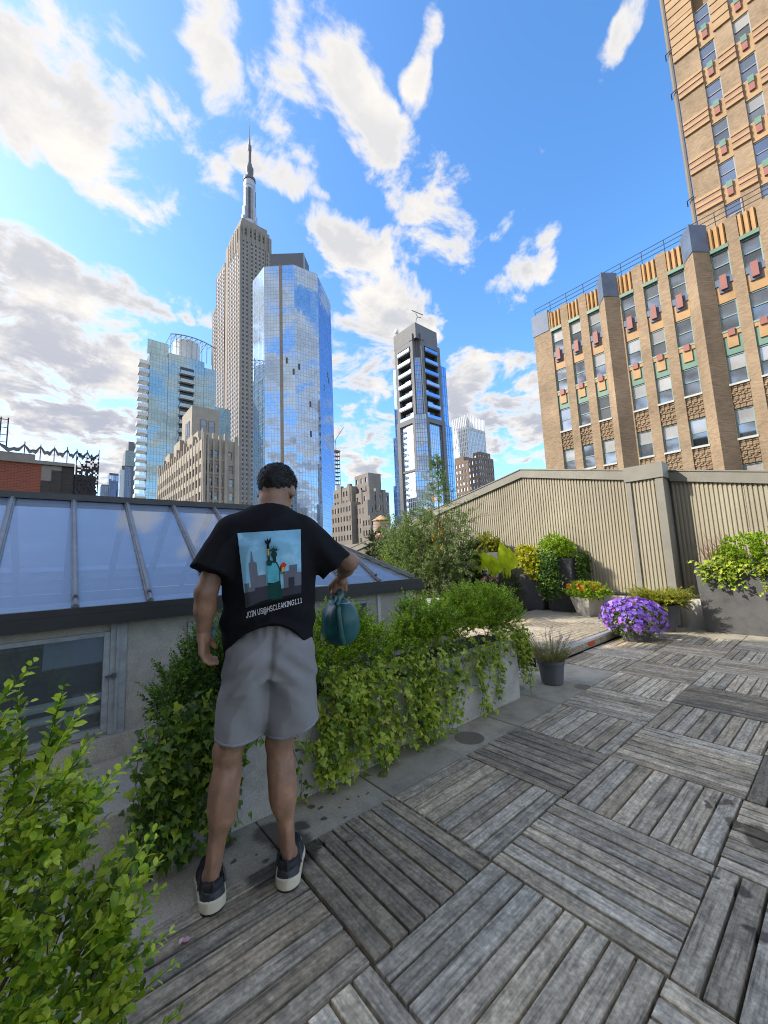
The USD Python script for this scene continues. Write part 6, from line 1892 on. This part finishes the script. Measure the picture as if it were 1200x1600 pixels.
UsdShade.MaterialBindingAPI.Apply(hc.GetPrim()).Bind(M['hair']); hc.GetPrim().SetCustomDataByKey('kind', 'stuff')

# shirt: a loose shell, cut at the hem, sleeves and neck
h_ = .006
G, ax = grid((-.30, -.14, .74), (.56, .36, 1.56), h_)
tilt = lambda P: P
sh = ell(G, (.085, .095, 1.22), (.20, .150, .30))
sh = smin(sh, cone(G, (.085, .10, .86), (.085, .10, 1.24), .150, .155), .05)
body_box = np.maximum(np.abs(G[..., 0] - .086) - .192, np.abs(G[..., 1] - .095) - .150)
sh = np.maximum(smin(sh, np.maximum(np.linalg.norm(np.stack([(G[..., 0] - .086) / 1.28, (G[..., 1] - .10) / 1.0], -1), axis=-1) - .150, G[..., 2] - 1.30), .06), body_box)
sh = smin(sh, cone(G, shL + (.035, -.005, .012), shR + (-.035, -.005, .012), .072, .072), .05)
slL1 = A(327, 896, .02); slR1 = A(527, 884, .05)
for s_, e_, sgn in ((shL, slL1, -1), (shR, slR1, 1)):
    slv = cone(G, s_ + (-.015 * sgn, 0, -.004), e_ + (e_ - s_) * .5, .078, .082)
    sh = smin(sh, np.maximum(slv, (G - e_) @ unit(e_ - s_)), .03)
sh = smin(sh, cone(G, (.095, .10, 1.36), (.098, .112, 1.47), .095, .072), .03)
# folds: long soft drapes from the shoulders and across the waist
u, w, z = G[..., 0], G[..., 1], G[..., 2]
fold = .0055 * np.sin(38 * (u - .3 * z) + 2.2 * np.sin(9 * z)) * np.clip((1.15 - z) / .25, 0, 1) + .005 * np.sin(55 * (z + .55 * np.abs(u - .08)) + 3 * u) * np.clip(1 - np.abs(z - 1.02) / .13, 0, 1) \
    + .006 * (meshkit.fbm(G * 9.0, 3, 2) - .5) * 2 + .004 * np.sin(60 * (z * .8 + u)) * np.clip((u - .28) / .06, 0, 1) + .004 * np.sin(60 * (z * .8 - u)) * np.clip((-.10 - u) / .05, 0, 1)
sh = sh + fold
outer = sh
shell = outer
hemz = 1.005 - .105 * (np.abs(u - .078) / .17) ** 2 - .03 * np.clip((u - .1) / .15, 0, 1) - .30 * (w + .055) - .008 * np.sin(24 * u)
hem = hemz - z
shell = np.maximum(shell, hem); outer = np.maximum(outer, hem)
nk = (G - (neck + np.array([0, .0, .026]))) @ unit([0, .35, 1])
shell = np.maximum(shell, nk)
shirt = sculpt(shell, ax, 'shirt', 'shirt_cloth', man, 3)
# back surface of the shirt, for the print
ins = outer < .004
first = np.argmax(ins, axis=1)
i_, k_ = np.meshgrid(np.arange(ins.shape[0]), np.arange(ins.shape[2]), indexing='ij')
b_ = outer[i_, first, k_]; a_ = outer[i_, np.maximum(first - 1, 0), k_]
wback = ax[1][np.maximum(first - 1, 0)] + h_ * np.clip((a_ - .004) / (a_ - b_ + 1e-9), 0, 1)
from scipy.interpolate import RegularGridInterpolator
from scipy.ndimage import gaussian_filter
wf = RegularGridInterpolator((ax[0], ax[2]), gaussian_filter(wback, .7), bounds_error=False, fill_value=None)
TL, TR, BR, BL = np.array([371, 833.]), np.array([470, 827.]), np.array([471, 930.]), np.array([384, 950.])
from shapely.geometry import Polygon, Point, box as sbox
from shapely import affinity


def on_back(st_, off):
    s_, t_ = st_[:, :1], st_[:, 1:2]
    p = (TL * (1 - s_) + TR * s_) * (1 - t_) + (BL * (1 - s_) + BR * s_) * t_
    out = []
    for q in p:
        w_ = -.06
        for _ in range(4):
            c = man_at(q[0], q[1], w_); w_ = float(wf((c[0], c[2]))) - off
        out.append(man_at(q[0], q[1], w_))
    return to_world(np.array(out))


shirt_print = holder('back_print', man)


def printed(poly, matn, name, layer, fine=.07):
    for g_ in getattr(poly, 'geoms', [poly]):
        if g_.is_empty or g_.area < 1e-6:
            continue
        v2, f2 = trimesh.creation.triangulate_polygon(g_, engine='earcut')
        v3, f3 = trimesh.remesh.subdivide_to_size(np.c_[v2, np.zeros(len(v2))], f2, fine, max_iter=12)
        MB().add(on_back(v3[:, :2], .0012 + .0011 * layer), f3).build(name, M[matn], shirt_print)


sq1 = sbox(0, 0, 1, 1)
printed(sq1, 'print_sky', 'print_ground', 0, .04)
tower_ = Polygon([(.13, .95), (.13, .42), (.16, .40), (.185, .26), (.195, .255), (.21, .40), (.26, .42), (.27, .95)])
printed(tower_, 'print_far', 'pointed_tower', 1)
blocks = sbox(.02, .68, .10, 1).union(sbox(.10, .74, .18, 1)).union(sbox(.25, .60, .40, 1)).union(sbox(.70, .60, .80, 1)).union(sbox(.80, .52, .93, 1)).union(sbox(.93, .64, 1, 1))
printed(blocks, 'print_far', 'far_blocks', 2)
printed(sbox(.0, .80, .22, 1).union(sbox(.2, .76, .42, 1)).union(sbox(.64, .84, 1, 1)).union(sbox(.78, .70, .88, .9)), 'print_dark', 'near_blocks', 3)
robe = Polygon([(.40, .98), (.42, .70), (.43, .48), (.50, .42), (.60, .45), (.64, .55), (.64, .72), (.66, .98)])
printed(robe, 'print_green', 'lower_robe', 4)
printed(Polygon([(.42, .72), (.43, .48), (.50, .44), (.58, .46), (.63, .56), (.62, .72), (.52, .74)]), 'print_robe', 'upper_robe', 5)
printed(Polygon([(.43, .48), (.42, .42), (.445, .40), (.45, .22), (.485, .22), (.485, .40), (.53, .44), (.50, .49)]).union(Point(.555, .335).buffer(.05)).union(sbox(.53, .37, .585, .45)), 'print_green', 'figure', 6)
spk = Polygon([(.50, .29), (.61, .29), (.605, .26), (.50, .26)])
for k in range(7):
    a_ = PI + .25 + (PI - .5) * k / 6
    c_ = np.array([.555, .29]); d_ = np.array([math.cos(a_), math.sin(a_)]); n_ = np.array([-d_[1], d_[0]])
    spk = spk.union(Polygon([tuple(c_ + n_ * .012), tuple(c_ + d_ * .115), tuple(c_ - n_ * .012)]))
printed(spk, 'print_green', 'spiked_crown', 7)
printed(Polygon([(.445, .24), (.45, .185), (.425, .16), (.415, .11), (.45, .14), (.46, .09), (.48, .13), (.52, .09), (.515, .15), (.485, .185), (.49, .24)]), 'print_black', 'torch', 7)
printed(Polygon([(.455, .34), (.455, .25), (.478, .25), (.478, .34)]), 'print_yellow', 'torch_handle', 7)
printed(Polygon([(.65, .50), (.70, .46), (.76, .50), (.70, .58), (.66, .60)]), 'print_red', 'red_flag', 7)
printed(Polygon([(.66, .60), (.68, .54), (.72, .53), (.69, .62)]), 'print_yellow', 'yellow_flag', 8)
printed(Polygon([(.63, .56), (.66, .62), (.70, .63), (.71, .61), (.665, .58), (.65, .50)]), 'print_green', 'raised_arm', 8)
printed(Polygon([(.0, 1.005), (.30, .955), (.72, .955), (1.0, .965), (1.0, 1.0), (.5, 1.0)]).intersection(sq1), 'print_black', 'print_base', 4)
tx = meshkit.text_mesh('JOIN US@HSCLEANING111', 1.0, .02)
tv = np.asarray(tx.vertices); tf = np.asarray(tx.faces)
keep = (np.abs(tv[tf][:, :, 2] - tv[:, 2].max()) < 1e-6).all(1)
x0_, x1_ = tv[:, 0].min(), tv[:, 0].max()
v3, f3 = trimesh.remesh.subdivide_to_size(np.c_[(tv[:, 0] - x0_) / (x1_ - x0_), 1.135 - tv[:, 1] * .078, np.zeros(len(tv))], tf[keep], .06, max_iter=12)
v3[:, 0] = v3[:, 0] * 1.02 - .01; v3[:, 1] += -.02 * v3[:, 0]
MB().add(on_back(v3[:, :2], .004), f3[:, ::-1]).build('lettering', M['print_white'], shirt_print)

# shorts: two wide flared legs from one waist
G, ax = grid((-.24, -.16, .48), (.40, .32, 1.06), .006)
u, w, z = G[..., 0], G[..., 1], G[..., 2]
wst = np.linalg.norm(np.stack([(u - .088) / 1.35, (w - .075)], -1), axis=-1) - np.interp(z, [.72, .84, .93, 1.0], [.118, .126, .113, .098])
wst = np.maximum(wst, .78 - z)
lg = cone(G, (.018, .062, .86), (-.047, .055, .52), .112, .090)
rg = cone(G, (.155, .062, .86), (.182, .055, .52), .116, .108)
legs = np.minimum(lg, rg)
s0 = smin(wst, smin(lg, rg, .012), .035)
cl = A(406, 975, -.06)[0]
s0 = s0 + .010 * np.exp(-((u - .072 - .1 * (z - .8)) / .012) ** 2) * (w < .05) * np.clip((z - .70) / .1, 0, 1)         # centre seam
s0 = s0 + .0065 * np.sin(40 * (u + .25 * z) + 4 * z) * np.clip((.84 - z) / .15, 0, 1) + .006 * (meshkit.fbm(G * 8.0, 3, 9) - .5) * 2 + .0045 * np.sin(70 * (z + .9 * np.abs(u - .07))) * np.clip(1 - np.abs(z - .80) / .12, 0, 1) \
    + .0022 * np.sin(150 * u) * np.clip((z - .93) / .03, 0, 1)
hemline = np.where(u < .06, .553 + .12 * np.abs(u + .02) ** 1.0, .548 + .28 * np.maximum(u - .13, 0))
shell = np.maximum(s0, np.maximum(hemline - z, z - 1.0))
shorts = sculpt(shell, ax, 'shorts', 'shorts_cloth', man, 3)
band = np.maximum(s0 - .0018, np.maximum(hemline - .001 - z, z - hemline - .014))
sculpt(band, ax, 'hem_band', 'shorts_hem', Node(shorts.path, shorts.o), 2)

# shoes
for a_, sg, yaw in ((anL, -1, .10), (anR, 1, -.18)):
    fx = unit([math.sin(-yaw), math.cos(-yaw), 0]); rx = np.array([fx[1], -fx[0], 0])
    shoe = holder('shoe', man)
    c0 = np.array([a_[0], a_[1] - .012, 0])
    G, ax = grid(np.array([c0[0] - .15, c0[1] - .1, -.01]), np.array([c0[0] + .15, c0[1] + .29, .15]), .0042)
    q = G - c0; uu, ww, zz = q @ rx, q @ fx, q[..., 2]
    P2 = np.stack([uu - .006 * sg * np.clip(ww / .15, 0, 1), ww, 0 * ww], -1)
    foot = smin(cone(P2, (0, -.012, 0), (0, .12, 0), .042, .048), cone(P2, (0, .12, 0), (-.004 * sg, .19, 0), .049, .036), .01)
    sole = smin(foot - .005, foot - .005, .001)
    sole = np.maximum(sole, np.maximum(.012 - zz, zz - .043 - .010 * np.clip(-ww / .05, 0, 1) + .008 * np.clip(ww / .1, 0, 1)))
    tread = np.maximum(foot - .001, np.maximum(.001 - zz, zz - .0115))
    top = np.interp(ww, [-.056, -.03, .02, .05, .09, .15, .23], [.103, .098, .094, .098, .086, .066, .046])
    upr = foot + .30 * np.clip(zz - .045, 0, 1) + .9 * np.clip(zz - .045, 0, 1) ** 2 * 6 * np.clip((ww - .05) / .1, 0, 1)
    upr = -smin(-upr, -(zz - top), .014)
    upr = np.maximum(upr, .030 - zz)
    upr = upr - .004 * np.exp(-((zz - top + .012) / .010) ** 2) * (ww < .06) - .0022 * np.exp(-(uu / .010) ** 2) * (ww < -.02) + .0012 * np.sin(190 * zz + 60 * np.abs(uu)) * (ww < 0)
    upr = np.maximum(upr, -cone(G, c0 + fx * .016 + np.array([0, 0, .078]), c0 + fx * .016 + np.array([0, 0, .2]), .033, .037))
    sculpt(upr, ax, 'upper', 'shoe_black', shoe, 2)
    for q_ in (-1, 1):
        st_ = MB()
        for k_ in range(2):
            w0 = .03 + k_ * .03
            ptsS = np.array([c0 + fx * w0 + rx * q_ * .0475 + np.array([0, 0, .046]), c0 + fx * (w0 + .012) + rx * q_ * .0435 + np.array([0, 0, .064]), c0 + fx * (w0 + .02) + rx * q_ * .037 + np.array([0, 0, .082])])
            st_.tube(to_world(ptsS), [.005, .005, .004], 5)
        st_.build('side_strap', M['shoe_strap'], shoe, smooth=True)
    hb = smin(foot + .30 * np.clip(zz - .045, 0, 1) - .0022, foot + .30 * np.clip(zz - .045, 0, 1) - .0022, .001)
    hb = np.maximum(np.maximum(hb, np.maximum(.044 - zz, zz - .074)), ww + .012)
    sculpt(hb, ax, 'heel_counter', 'shoe_strap', shoe, 2)
    sculpt(sole, ax, 'sole', 'shoe_sole', shoe, 2)
    sculpt(tread, ax, 'tread', 'shoe_tread', shoe, 1)
    MB().tube(to_world(np.array([c0 - fx * .050 + np.array([0, 0, .080]), c0 - fx * .054 + np.array([0, 0, .100]), c0 - fx * .047 + np.array([0, 0, .112])])), [.006, .007, .005], 6).build('heel_tab', M['shoe_black'], shoe, smooth=True)

# ---- watering can in his right hand
can = thing('watering_can', tuple(to_world(np.array([A(532, 970, .27)]))[0]), 'round teal plastic watering can hanging from the man\'s right hand', 'watering can')
cc = A(532, 970, .27)
G, ax = grid(cc - np.array([.20, .22, .2]), cc + np.array([.20, .40, .2]), .006)
q = G - cc
bd = ell(G, cc, (.093, .120, .120))
bd = smin(bd, ell(G, cc + (0, .0, -.045), (.086, .112, .075)), .02)
bd = np.maximum(bd, -.112 - q[..., 2])
bd = -smin(-bd, -(q[..., 2] - .092), .012)
bd = smin(bd, cone(G, cc + (.0, .09, -.05), cc + (.03, .36, .06), .030, .014), .02)
rim = np.maximum(np.abs(np.linalg.norm(q[..., :2] - np.array([0, .035]), axis=-1) - .048) - .005, np.abs(q[..., 2] - .096) - .010)
bd = smin(bd, rim, .006)
bd = bd + .0018 * np.cos(11 * np.arctan2(q[..., 0], q[..., 1])) * np.clip((.10 - np.abs(q[..., 2])) / .1, 0, 1)
sculpt(bd, ax, 'can_body', 'can_teal', can, 3)
hp = np.array([cc + (-.004, .092, .078), cc + (-.006, .075, .150), gripR + (-.0, -.0, -.018), gripR + (-.012, -.055, -.045), cc + (-.044, -.135, .11), cc + (-.046, -.158, .03), cc + (-.034, -.148, -.045), cc + (-.016, -.110, -.085)])
from scipy.interpolate import CubicSpline
cs = CubicSpline(np.linspace(0, 1, len(hp)), hp); pts = cs(np.linspace(0, 1, 44))
hm = MB().tube(to_world(pts), .0145, 12)
hm.build('handle', M['can_teal'], can, smooth=True)
